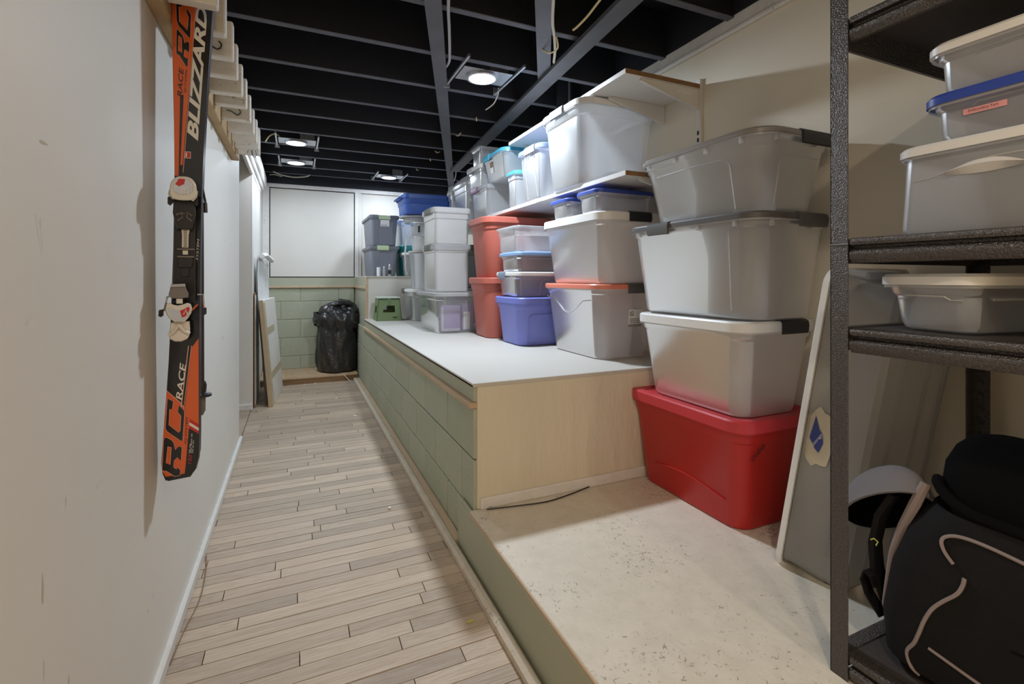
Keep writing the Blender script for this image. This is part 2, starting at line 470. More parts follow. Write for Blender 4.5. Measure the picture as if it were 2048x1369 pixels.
def strap(p0, p1, wd, z0, z1):
    p0, p1 = Vector((*p0, 0)), Vector((*p1, 0))
    d = (p1 - p0).normalized(); n = Vector((-d.y, d.x, 0)) * wd / 2
    mb = MB()
    mb.loft([[p0 + n + Vector((0, 0, z0)), p0 - n + Vector((0, 0, z0)), p0 - n + Vector((0, 0, z1)), p0 + n + Vector((0, 0, z1))],
             [p1 + n + Vector((0, 0, z0)), p1 - n + Vector((0, 0, z0)), p1 - n + Vector((0, 0, z1)), p1 + n + Vector((0, 0, z1))]], True, True)
    return mb.build('strap_board', 'brace', ce)
strap((.38, 1.53), (1.715, 5.645), .070, 2.198, 2.221)      # long diagonal
strap((1.13, .6), (1.489, 4.79), .085, 2.178, 2.199)        # nearly along the room
strap((.63, 1.2), (1.30, 2.46), .070, 2.199, 2.221)         # short diagonal
MB().bev(1.535, 1.63, 2.70, 2.738, 2.06, 2.46, .003).build('hanger_board', 'black_ceiling', ce)

# ------------------------------------------------------------------ the two ledges
lo = struct('ledge_lower', MB().box(.612, XR, YB, 1.86, 0, .188), 'mortar')
lo['label'] = 'low painted plywood ledge'
MB().bev(.599, XR, YB, 1.735, .186, .2, .0025).build('deck_board', 'deckw', lo)
MB().bev(.5945, .6005, YB, 1.735, .187, .1985, .002).build('worn_edge', 'woody', lo)
MB().bev(.599, .612, 1.737, 1.865, .18, .199, .002).build('fascia_end', 'greenb', lo)
MB().bev(.594, .612, YB, 1.865, .0, .187, .002).build('fascia_board', 'greenb', lo)
up = struct('ledge_upper', MB().box(.632, XR, 1.745, YE, 0, .664), 'mortar')
MB().bev(.612, XR, 1.732, 4.935, .664, .68, .002).build('deck_board', 'deck2', up)
MB().box(.612, .634, 1.735, 4.935, .6645, .672).build('deck_edge', 'woody', up)
MB().bev(.630, XR, 1.732, 1.748, .2, .664, .002).build('cream_face', 'cream', up)
MB().bev(.640, XR, 1.720, 1.733, .2, .243, .004).build('face_skirting', 'white_trim', up)
MB().bev(.616, .634, 1.74, 2.70, .608, .664, .002).build('edge_board', 'greenb', up)
MB().bev(.616, .634, 2.703, 4.93, .608, .664, .002).build('edge_board', 'greenb', up)
MB().bev(.598, .632, 1.735, 4.95, .584, .607, .003).build('batten', 'woody', up)
z = -.02; k = 0
while z < .57:
    yy = 1.74 - (.26 if k % 2 else .06)
    while yy < YE:
        a, b = max(yy + J / 2, 1.74), min(yy + BL - J / 2, YE - .04)
        if b - a > .03:
            block(up, .6175, .634, a, b, max(z + J / 2, .005), min(z + BH - J / 2, .584))
        yy += BL
    z += BH; k += 1
# raised block at the far end
rb = struct('ledge_raised', MB().box(.655, XR, 4.95, YE, .66, 1.088), 'mortar')
MB().bev(.650, XR, 4.935, 4.955, .676, 1.088, .002).build('pale_face', 'wall2', rb)
MB().bev(.632, XR, 4.925, YE - .03, 1.088, 1.102, .002).build('deck_board', 'deck2', rb)
MB().box(.634, .656, 4.97, YE - .04, .60, 1.0).build('side_board', 'greenb', rb)
MB().box(.634, .656, 4.97, YE - .04, 1.0, 1.088).build('side_board', 'greenb', rb)
MB().bev(.628, .652, 4.935, 4.965, .60, 1.088, .002).build('corner_batten', 'woody', rb)
MB().bev(.618, .656, 4.965, YE - .04, .972, .995, .002).build('side_batten', 'woody', rb)
# kerb strips along the floor
struct('kerb', MB().bev(.553, .585, YB, 5.34, -.005, .032, .009), 'kerb')
struct('kerb_strip', MB().bev(.585, .6165, 1.87, 5.34, -.005, .028, .004), 'woody')

# ------------------------------------------------------------------ lamps
def lamp(i, x, y, c, wt):
    far = ['ceiling lamp over the wide pale ledge, lit cool white', 'ceiling lamp beside the timber blocks, lit, between joists', 'ceiling lamp behind the one beside the timber blocks', 'small bright ceiling lamp above the grey totes',
           'added unseen fill lamp behind the viewpoint above the plank floor', 'added unseen warm fill lamp above the steel rack', 'added unseen warm fill lamp beside the bare drywall'][i]
    t = thing('ceiling_lamp', far, 'lamp', (x, y, LAMP_Z), 'round ceiling lamps between the joists')
    MB().bev(-.13, .15, -.085, .085, .012, .016, .001).build('mounting_plate', 'galv', t)
    MB().lathe([(.088, .012), (.088, -.002), (.074, -.004), (.072, .010)], n=32, cap0=False, cap1=False).build('trim_ring', 'galv', t)
    MB().lathe([(.0, -.003), (.04, -.0035), (.066, -.001), (.073, .008)], n=32, cap0=False, cap1=False).build('lens', 'lamp' if c is COOL else 'lampfill', t)
    for sx in (-.145, .165):
        MB().bev(sx - .006, sx + .006, -.205, .205, .010, .024, .001).build('hanger_bar', 'galv', t)
        MB().box(sx - .018, sx + .018, .195, .204, .0, .045).build('bar_foot', 'galv', t)
    MB().bev(.03, .14, -.05, .06, .016, .09, .003).build('junction_box', 'galv', t)
    l = bpy.data.lights.new('lamp_light', 'AREA')
    l.shape = 'DISK'; l.size = .13; l.energy = wt; l.color = c
    lo_ = bpy.data.objects.new('lamp_light', l)
    COL.objects.link(lo_); lo_.parent = t; lo_.location = (0, 0, -.008)
for i, a in enumerate(LAMPS): lamp(i, *a)

# ------------------------------------------------------------------ bins
def bin_(name, label, X0, X1, Y0, Y1, z0, z1, body, lid=None, lid_h=.018, taper=.045, r=.05, cat='storage bin', group=None,
         latches=(), shoulder=.8, ribs=(), rz=0, step=.005, teeth=False, lip=.01):
    cx, cy = (X0 + X1) / 2, (Y0 + Y1) / 2
    hx, hy, h = (X1 - X0) / 2, (Y1 - Y0) / 2, z1 - z0
    t = thing(name, label, cat, (cx, cy, z0), group, rz)
    zt = h - (lid_h if lid else 0)
    ex = .012
    bx, by = hx - taper, hy - taper
    def wid(z):
        f = min(1, max(0, z / zt))
        return bx + (hx - ex - bx) * f, by + (hy - ex - by) * f
    zs = zt * shoulder
    wsx, wsy = wid(zs)
    mb = MB()
    tx, ty = hx - ex, hy - ex
    rings = [rr(bx - .014, by - .014, r - .01, 0.0), rr(bx - .004, by - .004, r, .004), rr(bx, by, r, .014),
             rr(wsx - step, wsy - step, r, zs), rr(wsx, wsy, r, zs + .006), rr(tx, ty, r + .004, zt - .004),
             rr(hx - .003, hy - .003, r + .01, zt - .002), rr(hx - .003, hy - .003, r + .01, zt - .002 - lip)]
    mb.loft(rings, cap0=True)
    if not lid:
        mb.loft([rr(tx, ty, r + .004, zt - .004), rr(tx - .003, ty - .003, r, zt), rr(tx - .004, ty - .004, r, zt - .02)])
    mb.build('body', body, t)
    if lid:
        lb = MB()
        lb.loft([rr(hx - .006, hy - .006, r + .01, zt - .006), rr(hx, hy, r + .012, zt - .006), rr(hx, hy, r + .012, h - .006), rr(hx - .005, hy - .005, r + .01, h),
                 rr(hx - .032, hy - .032, r, h), rr(hx - .040, hy - .040, r, h - .007)], cap1=True)
        lb.build('lid', lid, t)
    def face(side, s, z, off=0):
        wx, wy = wid(z)
        if z < zs: wx -= step * min(1, z / zs); wy -= step * min(1, z / zs)
        return {'-X': (-wx - off, s, z), '-Y': (s, -wy - off, z), '+X': (wx + off, s, z)}[side]
    for side, pos, wd, m in latches:
        prof = [(-.026, h + .002), (-.004, h + .004), (.007, h - .002), (.010, h - .018), (.007, h - .042), (.001, h - .046), (.001, h - .006), (-.026, h - .002)]
        lm = MB()
        if side == '-X': lm.prism(prof, lambda a, b, q: (-hx - a, q, b), pos - wd / 2, pos + wd / 2)
        else: lm.prism(prof, lambda a, b, q: (q, -hy - a, b), pos - wd / 2, pos + wd / 2)
        lm.build('latch', m, t)
    for side, pts, m in ribs:
        MB().tube([face(side, s, z, .001) for s, z in pts], .0022, 6).build('molded_rib', m, t)
    if teeth:
        for q in range(4):
            s = -hy * .72 + hy * 1.44 * q / 3
            MB().box(-hx + .004, -hx + .014, s - .006, s + .006, zt - .03, zt - .004).build('rim_tooth', body, t)
        for q in range(2):
            s = -hx * .62 + hx * .9 * q
            MB().box(s - .007, s + .007, -hy + .004, -hy + .014, zt - .034, zt - .004).build('rim_tooth', body, t)
    t['_h'] = h
    del t['_h']
    return t, face
def sticker(t, face, side, s0, s1, z0, z1, m='paper', name='sticker', off=.0025):
    return MB().quad(face(side, s0, z0, off), face(side, s1, z0, off), face(side, s1, z1, off), face(side, s0, z1, off)).build(name, m, t)

def ftext(t, face, side, body, m, s0, z0, ln, ht, name, deg=0, off=.003, shear=.05):
    a, b = Vector(face(side, s0, z0, off)), Vector(face(side, s0, z0 + .02, off))
    tz = (b - a).normalized()
    tx = Vector((1, 0, 0)) if side == '-Y' else Vector((0, -1, 0))
    c_, s_ = math.cos(math.radians(deg)), math.sin(math.radians(deg))
    return text(name, body, m, t, a, tx * c_ + tz * s_, tz * c_ - tx * s_, ln, ht, shear)
# --- stack on the low ledge
t, fc = bin_('storage_tote', 'red opaque tote with a lid marked in black pen, on the low ledge', 1.343, 1.745, 1.145, 1.765, .2, .598, 'red', 'redlid', .036, .05, .06, shoulder=.86)
ftext(t, fc, '-Y', 'Clothes', 'ink', -.122, .252, .074, .021, 'marker_writing', 41, .003)
MB().tube([fc('-X', s, .10 + .02 * math.cos(s * 9), .001) for s in [q * .03 - .2 for q in range(13)]], .003, 6).build('molded_rib', 'red', t)
t, fc = bin_('storage_bin', 'white frosted bin with black latch standing on the red tote', 1.345, 1.745, 1.14, 1.715, .5925, .932, 'milky', 'lidwhite', .03, .05, .06,
             latches=[('-Y', .045, .13, 'latch')], shoulder=.88)
t, fc = bin_('storage_bin', 'clear bin with dark grey lid in the middle of the tall near stack', 1.34, 1.75, 1.085, 1.77, .9375, 1.301, 'shade', 'lidgrey', .016, .05, .07,
             latches=[('-Y', .06, .14, 'lidgrey'), ('-X', .12, .12, 'lidgrey')], shoulder=.9, teeth=True,
             ribs=[('-X', [(-.20, .03), (-.21, .31)], 'clear')])
t, fc = bin_('storage_bin', 'clear bin with taupe rim and black handle topping the near stack', 1.345, 1.75, 1.07, 1.71, 1.302, 1.575, 'shade', 'lidtaupe', .014, .055, .085,
             latches=[('-Y', .06, .16, 'latch')], shoulder=.84, teeth=True,
             ribs=[('-X', [(-.17, .02), (-.165, .17), (-.15, .195), (.0, .20), (.2, .195)], 'clear'),
                   ('-Y', [(-.09, .02), (-.085, .16), (-.07, .19), (.1, .19)], 'clear')])
# --- stack B
t, fc = bin_('storage_bin', 'large clear bin with coral lid standing on the wide ledge', 1.295, 1.70, 1.915, 2.50, .681, 1.052, 'clear', 'lidred', .018, .05, .075,
             latches=[('-Y', .035, .12, 'lidgrey')], shoulder=.9,
             ribs=[('-X', [(.24, .30), (.17, .29), (.12, .26), (.07, .225), (.02, .215), (-.03, .225), (-.09, .26), (-.13, .285), (-.2, .29)], 'frost')])
sticker(t, fc, '-Y', .0, .08, .16, .245)
ftext(t, fc, '-Y', 'G', 'ink', .008, .213, .02, .022, 'sticker_letter', 0, .0045)
for q in range(3):
    sticker(t, fc, '-Y', .008, .07, .196 - q * .009, .1985 - q * .009, 'ink', 'sticker_print', .004)
sticker(t, fc, '-Y', .0, .08, .16, .172, 'lidtaupe', 'sticker_print', .004)
t, fc = bin_('storage_bin', 'white frosted bin with black latch resting on the coral lid', 1.295, 1.71, 1.885, 2.505, 1.053, 1.40, 'milky', 'lidwhite', .034, .05, .06,
             latches=[('-Y', .02, .13, 'latch')], shoulder=.9)
shoe = []
def shoebox(label, X0, X1, Y0, Y1, z0, z1, lid, body='clear', group=None, name='shoe_box_bin', **k):
    return bin_(name, label, X0, X1, Y0, Y1, z0, z1, body, lid, .014, .022, .03, 'storage box', group, shoulder=.74,
                ribs=[('-X', [(-.3 * (Y1 - Y0), (z1 - z0) * .62), (-.28 * (Y1 - Y0), (z1 - z0) * .68), (.28 * (Y1 - Y0), (z1 - z0) * .68), (.3 * (Y1 - Y0), (z1 - z0) * .62)], 'frost'),
                      ('-Y', [(-.3 * (X1 - X0), (z1 - z0) * .66), (.3 * (X1 - X0), (z1 - z0) * .66)], 'frost')], **k)
shoebox('blue-lidded clear shoe box just under the long shelf, nearer the tall stack', 1.285, 1.64, 1.90, 2.11, 1.401, 1.507, 'lidblue')
shoebox('blue-lidded clear shoe box under the long shelf, the one farther along', 1.285, 1.62, 2.17, 2.39, 1.401, 1.502, 'lidblue')
# --- stack C
t, fc = bin_('storage_tote', 'periwinkle blue opaque tote on the wide ledge', 1.155, 1.61, 2.51, 2.90, .681, .967, 'peri', 'peri', .03, .04, .06, shoulder=.84,
             ribs=[('-Y', [(-.14, .0), (-.14, .17), (-.12, .185), (.12, .19)], 'peri')])
t, fc = bin_('storage_bin', 'clear box with white lid and grey clip above the periwinkle tote', 1.16, 1.60, 2.55, 2.88, .968, 1.118, 'clearer', 'lidwhite', .016, .03, .04,
             latches=[('-X', .03, .09, 'latchb')], ribs=[('-Y', [(-.05, .01), (-.04, .09), (-.02, .105), (.15, .105)], 'frost'), ('-Y', [(-.17, .01), (-.18, .12)], 'frost')])
shoebox('clear box with pale blue lid above the white-lidded box', 1.175, 1.58, 2.56, 2.86, 1.119, 1.237, 'lidlt', 'clearer')
t, fc = bin_('storage_bin', 'open clear box on top of the pale blue lid', 1.16, 1.58, 2.55, 2.89, 1.238, 1.392, 'clear', None, .0, .025, .04, shoulder=.62)
# --- coral totes
for n, (za, zb) in enumerate(((.681, 1.085), (1.079, 1.487))):
    bin_('storage_tote', ['coral red tote standing on the wide ledge under its twin', 'coral red tote stacked on another just below the shelf'][n],
         1.115, 1.665, 2.92, 3.315, za, zb, 'coral', 'coral', .032, .045, .075, group='coral red totes', shoulder=.86)
# --- grey totes behind
bin_('storage_tote', 'dark grey tote behind the coral totes, on the ledge', 1.30, 1.70, 4.02, 4.42, .681, .995, 'lidgrey', 'lidgrey', .025, .04, .05, group='dark totes behind the white bins')
bin_('storage_tote', 'dark grey tote behind the coral totes, on another grey one', 1.30, 1.70, 4.02, 4.42, .996, 1.375, 'lidgrey', 'lidgrey', .025, .04, .05, group='dark totes behind the white bins')
# --- stack E
t, fc = bin_('storage_bin', 'clear bin with lilac gift boxes showing through, on the wide ledge', .895, 1.305, 3.335, 3.975, .681, .977, 'glassy', 'clear', .02, .035, .06, shoulder=.86,
             ribs=[('-Y', [(.03, .24), (.05, .13)], 'frost')])
bx = thing('gift_box', 'white bordered box inside the clear bin on the ledge', 'box', (1.08, 3.42, .69))
MB().bev(-.115, .03, 0, .05, .0, .19, .003).build('panel', 'purplebox', bx)
for q in range(12):
    MB().tube([(-.108 + .0 + .008 * math.cos(a), -.002, .012 + q * .0145 + .007 * math.sin(a)) for a in [2 * PI * k / 8 for k in range(9)]], .0018, 4).build('border_link', 'paper', bx)
for q in range(9):
    MB().tube([(-.092 + q * .014 + .007 * math.cos(a), -.002, .012 + .007 * math.sin(a)) for a in [2 * PI * k / 8 for k in range(9)]], .0018, 4).build('border_link', 'paper', bx)
bx = thing('gift_box', 'lilac box with a white front inside the clear bin', 'box', (1.16, 3.44, .69))
MB().bev(-.03, .065, 0, .06, 0, .20, .003).build('panel', 'purplebox', bx)
MB().box(-.02, .03, -.003, .0, .01, .14).build('front_label', 'paper', bx)
t, fc = bin_('storage_bin', 'white frosted bin with grey latch above the bin of gift boxes', .925, 1.225, 3.49, 3.88, .978, 1.335, 'milky', 'frost', .03, .018, .03,
             latches=[('-X', -.02, .16, 'latchg')], shoulder=.9, group='white latch bins of the pale stack')
t, fc = bin_('storage_bin', 'white frosted bin with grey latch topping the pale stack', .925, 1.225, 3.49, 3.88, 1.336, 1.612, 'milky', 'milky', .03, .018, .03,
             latches=[('-X', -.02, .16, 'latchg')], shoulder=.76, group='white latch bins of the pale stack')
# --- stack F
bin_('storage_bin', 'clear round-cornered bin with grey clip beside the green stool', .962, 1.35, 4.42, 4.90, .681, .978, 'frost', 'lidwhite', .02, .03, .10, latches=[('-X', .12, .1, 'latchg')])
def bucket(name, label, cat, x, y, z, prof, m, group=None):
    t = thing(name, label, cat, (x, y, z), group)
    MB().lathe(prof, n=28, cap1=False).build('body', m, t)
    return t
p = bucket('pitcher', 'tall clear pitcher standing on the round-cornered bin', 'pitcher', 1.055, 4.52, .979, [(.062, 0), (.066, .01), (.078, .24), (.085, .30), (.092, .345), (.088, .345)], 'clearer')
MB().tube([(.04, -.075, .06), (.04, -.10, .10), (.04, -.105, .2), (.04, -.085, .25)], .007, 8).build('handle', 'clear', p)
MB().lathe([(.093, .34), (.096, .345), (.096, .355), (.04, .358)], n=28, cap1=True, cap0=False).build('lid', 'lidwhite', p)
p = bucket('jug', 'white jug with a long loop handle above the clear pitcher', 'jug', 1.06, 4.53, 1.339, [(.055, 0), (.06, .006), (.066, .10), (.068, .12), (.06, .135)], 'milky')
MB().lathe([(.06, .134), (.066, .138), (.05, .145)], n=24, cap0=False).build('lid', 'lidwhite', p)
MB().tube([(-.05, -.03, .12), (-.095, -.03, .125), (-.125, -.03, .10), (-.136, -.03, -.02), (-.134, -.03, -.17), (-.124, -.03, -.21), (-.112, -.03, -.225)], .0075, 8).build('handle', 'milky', p)
p = bucket('canister', 'small white canister with blue spout on the white jug', 'canister', 1.05, 4.53, 1.484, [(.055, 0), (.058, .005), (.062, .10), (.058, .112)], 'frost')
MB().lathe([(.058, .111), (.062, .113), (.062, .122), (.03, .125)], n=24, cap0=False).build('lid', 'lidwhite', p)
MB().bev(-.072, -.045, -.03, .0, .085, .118, .004).build('spout', 'lidlt', p)
MB().box(-.012, .006, -.0645, -.058, .025, .085).build('print', 'ink', p)
p = bucket('bucket', 'round grey lidded bucket under the blue tote', 'bucket', 1.07, 4.68, 1.61, [(.11, 0), (.115, .004), (.13, .05)], 'gray')
MB().lathe([(.13, .046), (.16, .05), (.165, .062), (.15, .070), (.10, .070)], n=32, cap0=False).build('lid', 'gray', p)
p = bucket('bucket', 'tall white bucket behind the clear pitcher', 'bucket', 1.17, 4.745, .979, [(.09, 0), (.095, .004), (.105, .58), (.11, .61)], 'lidwhite')
MB().lathe([(.11, .60), (.113, .605), (.113, .629), (.05, .630)], n=32, cap0=False).build('lid', 'gray', p)
t, fc = bin_('storage_tote', 'bright blue opaque tote high on the far stack', .90, 1.42, 4.46, 4.88, 1.681, 1.868, 'navy', 'navy', .03, .03, .05, shoulder=.6)
MB().tube([(-.262, -.10, .155), (-.285, -.10, .15), (-.292, -.05, .145), (-.292, .05, .145), (-.285, .10, .15), (-.262, .10, .155)], .008, 8).build('handle', 'navy', t)
# --- far raised block
for n, (za, zb) in enumerate(((1.103, 1.412), (1.413, 1.728))):
    t, fc = bin_('storage_tote', ['slate grey tote with pale green latch standing on the raised block', 'slate grey tote with a white sticker, upper of the two'][n],
                 .68, .985, 5.05, 5.72, za, zb, 'slate', 'slatelid', .022, .035, .03, latches=[('-Y', -.005 - .015 * (1 - n), .115, 'latchl')], shoulder=.9, group='slate grey totes with green latches')
    hh = zb - za
    MB().add([fc('-Y', a, b, .004) for a, b in ((-.055, .012), (.085, .012), (.085, hh - .07), (-.055, hh - .07))], [(0, 1, 2, 3)]).build('front_panel', 'slate', t)
    if n:
        sticker(t, fc, '-Y', -.045, .045, hh - .115, hh - .05, off=.008)
        sticker(t, fc, '-Y', .0, .035, hh - .085, hh - .058, 'ink', 'sticker_print', .010)
        sticker(t, fc, '-Y', -.038, -.01, hh - .085, hh - .064, 'latchp', 'sticker_print', .010)
        ftext(t, fc, '-Y', 'latch tote', 'ink', -.038, hh - .108, .06, .012, 'sticker_text', 0, .011)
bin_('storage_tote', 'teal opaque tote beside the slate totes', 1.0, 1.36, 5.2, 5.6, 1.103, 1.43, 'tealb', 'tealb', .025, .03, .06)
bin_('storage_tote', 'pale grey-blue tote on top of the teal tote', 1.01, 1.36, 5.2, 5.6, 1.431, 1.71, 'frost', 'lidsky', .02, .03, .06)
bin_('storage_bin', 'small clear bin with grey clip before the teal tote', 1.0, 1.32, 4.96, 5.165, 1.103, 1.345, 'frost', 'lidwhite', .018, .03, .05, latches=[('-X', .02, .06, 'lidgrey')])
def bottle(x, h, r, label, pump):
    t = thing('bottle', label, 'bottle', (x, 4.965, 1.103), 'small bottles on the raised block')
    MB().lathe([(r * .96, 0), (r, .004), (r, h * .62), (r * .8, h * .7), (r * .42, h * .76), (r * .42, h * .82)] if pump else [(r * .96, 0), (r, .003), (r, h * .78), (r * .95, h * .8)], n=18).build('body', 'lidwhite' if not pump else 'frost', t)
    MB().lathe([(r * .5, h * .8), (r * .5, h * .95), (r * .2, h)] if pump else [(r * 1.03, h * .79), (r * 1.03, h * .98), (r * .8, h)], n=18).build('cap', 'paper', t)
    if pump == 2:
        MB().box(-r * 1.04, r * 1.04, -r * 1.05, -r * .6, h * .15, h * .5).build('label_band', 'ink', t)
bottle(.755, .088, .018, 'squat white bottle with plain cap before the slate totes', 0)
bottle(.808, .098, .014, 'slim white spray bottle between two others', 1)
bottle(.862, .122, .015, 'tallest small bottle, dark print, before the slate totes', 2)

# --- bins on the wall shelf
SZ = 1.5535
t, fc = bin_('storage_bin', 'big milky bin with grey-blue latch on the long shelf', 1.25, 1.745, 1.985, 2.44, SZ, 1.968, 'frost', 'lidwhite', .026, .045, .07,
             latches=[('-X', .01, .13, 'latchb')], shoulder=.86)
cd = MB()
for q in range(3):
    cd.tube([(1.40 + .09 * math.cos(a) * (1 - .15 * q), 2.2 + .11 * math.sin(a + q), SZ + .03 + .012 * math.sin(3 * a + q) + .012 * q) for a in [k * .4 for k in range(16)]], .006, 6)
tag(cd.build('cord', 'rust'), 'tangled brown cord inside the big milky bin', 'cord')
tag(MB().lathe([(.02, 0), (.05, .004), (.06, .03), (.04, .06), (.01, .07)], 1.53, 2.12, 16).build('rag', 'dark', None, (0, 0, SZ + .022)), 'dark crumpled rag inside the big milky bin', 'rag')
bin_('storage_bin', 'deep clear bin with pale blue lid and grey latch on the shelf', 1.275, 1.62, 2.465, 2.80, SZ, 1.868, 'frost', 'lidsky', .022, .035, .04,
     latches=[('-X', -.04, .13, 'gray')], shoulder=.93, ribs=[('-X', [(.05, .012), (.055, .28)], 'milky'), ('-X', [(-.05, .28), (-.08, .012)], 'milky')])
bin_('storage_bin', 'small clear bin with aqua lid tucked under the aqua-rimmed box', 1.295, 1.6, 2.85, 3.03, SZ, 1.787, 'frost', 'lidteal', .018, .02, .03)
bin_('storage_bin', 'clear bin with plum latch low on the shelf', 1.285, 1.60, 3.36, 3.73, SZ, 1.79, 'frost', 'frost', .022, .025, .035, latches=[('-X', .06, .12, 'latchp')], shoulder=.88)
t, fc = bin_('storage_bin', 'clear bin with aqua lid and printed sticker, second layer on the shelf', 1.285, 1.66, 3.02, 3.48, 1.791, 1.985, 'clear', 'lidteal', .02, .04, .06,
             latches=[('-X', .09, .11, 'lidteal')], shoulder=.82)
sticker(t, fc, '-X', .02, .075, .06, .125)
sticker(t, fc, '-X', .02, .075, .10, .14, 'rust', 'sticker_picture', .003)
bin_('storage_bin', 'clear bin with cream lid and grey clip behind the aqua-lidded bin', 1.295, 1.58, 3.50, 3.83, 1.791, 1.975, 'clear', 'lidwhite', .03, .02, .03, latches=[('-X', .08, .1, 'gray')])
bin_('storage_box', 'small open clear box topping the far shelf pile', 1.295, 1.56, 3.53, 3.75, 1.976, 2.115, 'clear', None, 0, .022, .02, 'storage box')
bin_('storage_bin', 'pale clear bin far along the shelf past the plum latch', 1.295, 1.60, 3.86, 4.25, SZ, 1.90, 'frost', 'clear', .02, .025, .04)
bin_('storage_bin', 'pale clear bin at the far end of the shelf', 1.295, 1.60, 4.27, 4.445, SZ, 1.88, 'frost', 'clear', .02, .025, .04)

# --- wall shelving
sh = thing('wall_shelf', 'long white shelf on the cream wall, loaded with bins', 'shelf', (XR, 1.72, 1.53), 'white wall shelves')
MB().bev(-.45, -.02, .001, 3.0, 0, .022, .0015).build('board', 'melamine', sh)
MB().box(-.449, -.022, -.001, .0012, .001, .021).build('raw_end', 'particle', sh)
sh2 = thing('wall_shelf', 'empty white shelf above the big milky bin', 'shelf', (XR, 1.72, 1.975), 'white wall shelves')
MB().bev(-.45, -.02, .001, 1.27, 0, .022, .0015).build('board', 'melamine', sh2)
MB().box(-.449, -.022, -.001, .0012, .001, .021).build('raw_end', 'particle', sh2)
for s_, ys in ((sh, (.012, .75, 1.5, 2.25)), (sh2, (.012, .25, 1.2))):
    for yy in ys:
        MB().prism([(-.36, -.001), (-.015, -.001), (-.015, -.095), (-.045, -.085), (-.36, -.014)], lambda a, b, q: (a, q, b), yy, yy + .004).build('bracket', 'steelw', s_)
        MB().prism([(-.36, -.006), (-.015, -.09), (-.015, -.097), (-.36, -.014)], lambda a, b, q: (a, q, b), yy - .004, yy + .010).build('bracket_flange', 'steelw', s_)
MB().box(-.12, -.07, .0105, .0115, -.035, -.018).build('bracket_label', 'paper', sh2)
MB().box(-.15, -.126, .0105, .0115, -.035, -.018).build('bracket_label', 'paper', sh2)
for yy in (.78, 1.62):
    MB().box(-.4515, -.4495, yy, yy + .07, .003, .019).build('edge_label', 'paper', sh)
upr = thing('shelf_upright', 'slotted white steel upright holding the shelf ends', 'shelf upright', (XR, 1.735, .9))
MB().bev(-.018, 0, -.014, .014, 0, 1.125, .002).build('channel', 'steelw', upr)
for q in range(20):
    MB().box(-.0186, -.0175, -.006, .006, .35 + q * .034, .37 + q * .034).build('slot', 'ink' if q < 16 else 'steelw', upr)

# ------------------------------------------------------------------ steel rack
RX0, RX1, RY1, RY0 = 1.095, 1.705, .70, -.62
rk = thing('steel_rack', 'dark hammertone steel shelving rack with boards', 'rack', (RX0, RY1, .2))
def LP(x, y, sx, sy, z1):
    t_, w_ = .003, .038
    mb = MB()
    mb.bev(min(x, x + sx * t_), max(x, x + sx * t_), min(y, y + sy * w_), max(y, y + sy * w_), 0, z1, .0008)
    mb.bev(min(x, x + sx * w_), max(x, x + sx * w_), min(y, y + sy * t_), max(y, y + sy * t_), 0, z1, .0008)
    return mb
D = RX1 - RX0
for x, sx in ((0, 1), (D, -1)):
    for y_, sy in ((0, -1), (RY0 - RY1, 1)):
        p_ = LP(x, y_, sx, sy, 1.80).build('post', 'hammer', rk)
        if sx < 0 and sy < 0:
            for q in range(26):
                MB().prism([(-.006, .0), (.006, .008), (.006, .016), (-.006, .008)], lambda a, b, w_: (x - .0045, y_ - .02 + a, b + .04 + q * .036), 0, 1).v
                MB().loft([[(x - .0036, y_ - .026, .05 + q * .036), (x - .0036, y_ - .012, .062 + q * .036), (x - .0036, y_ - .012, .072 + q * .036), (x - .0036, y_ - .026, .060 + q * .036)]], cap0=True).build('keyhole_slot', 'ink', p_)
MB().box(-.0007, .002, -.0385, .001, .954, .9555).build('post_seam', 'galv', rk)
for zt, nm in ((.26, 0), (.972, 1), (1.167, 2), (1.648, 3)):
    zz = zt - .2
    dk = MB().box(.006, D - .006, RY0 - RY1 + .01, -.008, zz - .012, zz - .002).build('shelf', 'rackdeck', rk)
    prof = [(.004, 0), (-.001, -.002), (-.003, -.008), (-.001, -.015), (.010, -.017), (.012, -.0225), (.002, -.025), (-.003, -.031), (-.003, -.041), (.004, -.053), (.012, -.054), (.012, -.060 + .008), (.03, -.014), (.03, 0)]
    MB().prism(prof, lambda a, b, q: (a + .002, q, b + zz), RY0 - RY1 + .04, -.042).build('front_beam', 'hammer', dk)
    MB().prism(prof, lambda a, b, q: (D - a - .002, q, b + zz), RY0 - RY1 + .04, -.042).build('rear_beam', 'hammer', dk)
    MB().prism(prof, lambda a, b, q: (q, -a - .002, b + zz), .004, D - .004).build('side_beam', 'hammer', dk)
# rack contents
t, fc = bin_('frosted_box', 'large frosted box with a curved handle on the rack', 1.165, 1.60, .02, .615, 1.168, 1.352, 'frost', 'lidwhite', .014, .006, .03, 'storage box', shoulder=.99, step=.0)
MB().tube([fc('-X', .262 - q * .0117, .113 + .026 * (1 - math.cos(min(1, q / 12) * PI)) / 2 - .004 * max(0, (q - 14) / 5), .001) for q in range(26)], .0018, 6).build('molded_rib', 'milky', t)
hb = MB()
top = [(.205 - .115 * k / 14, .117 + .021 * math.sin(PI * (k + 1) / 16)) for k in range(15)]
bot = [(.205 - .115 * k / 14, .117 - .006 * math.sin(PI * (k + 1) / 16)) for k in range(15)]
hb.loft([[fc('-X', s_, z_, .001) for s_, z_ in top], [fc('-X', s_, z_ * .6 + w_[1] * .4, .014) for (s_, z_), w_ in zip(top, bot)], [fc('-X', s_, z_, .002) for s_, z_ in bot]], closed=False)
hb.build('handle', 'lidwhite', t)
t, fc = shoebox('blue-lidded shoe box with a pink label on the rack', 1.17, 1.50, .15, .57, 1.353, 1.448, 'lidblue', 'shade', name='shoe_box_bin')
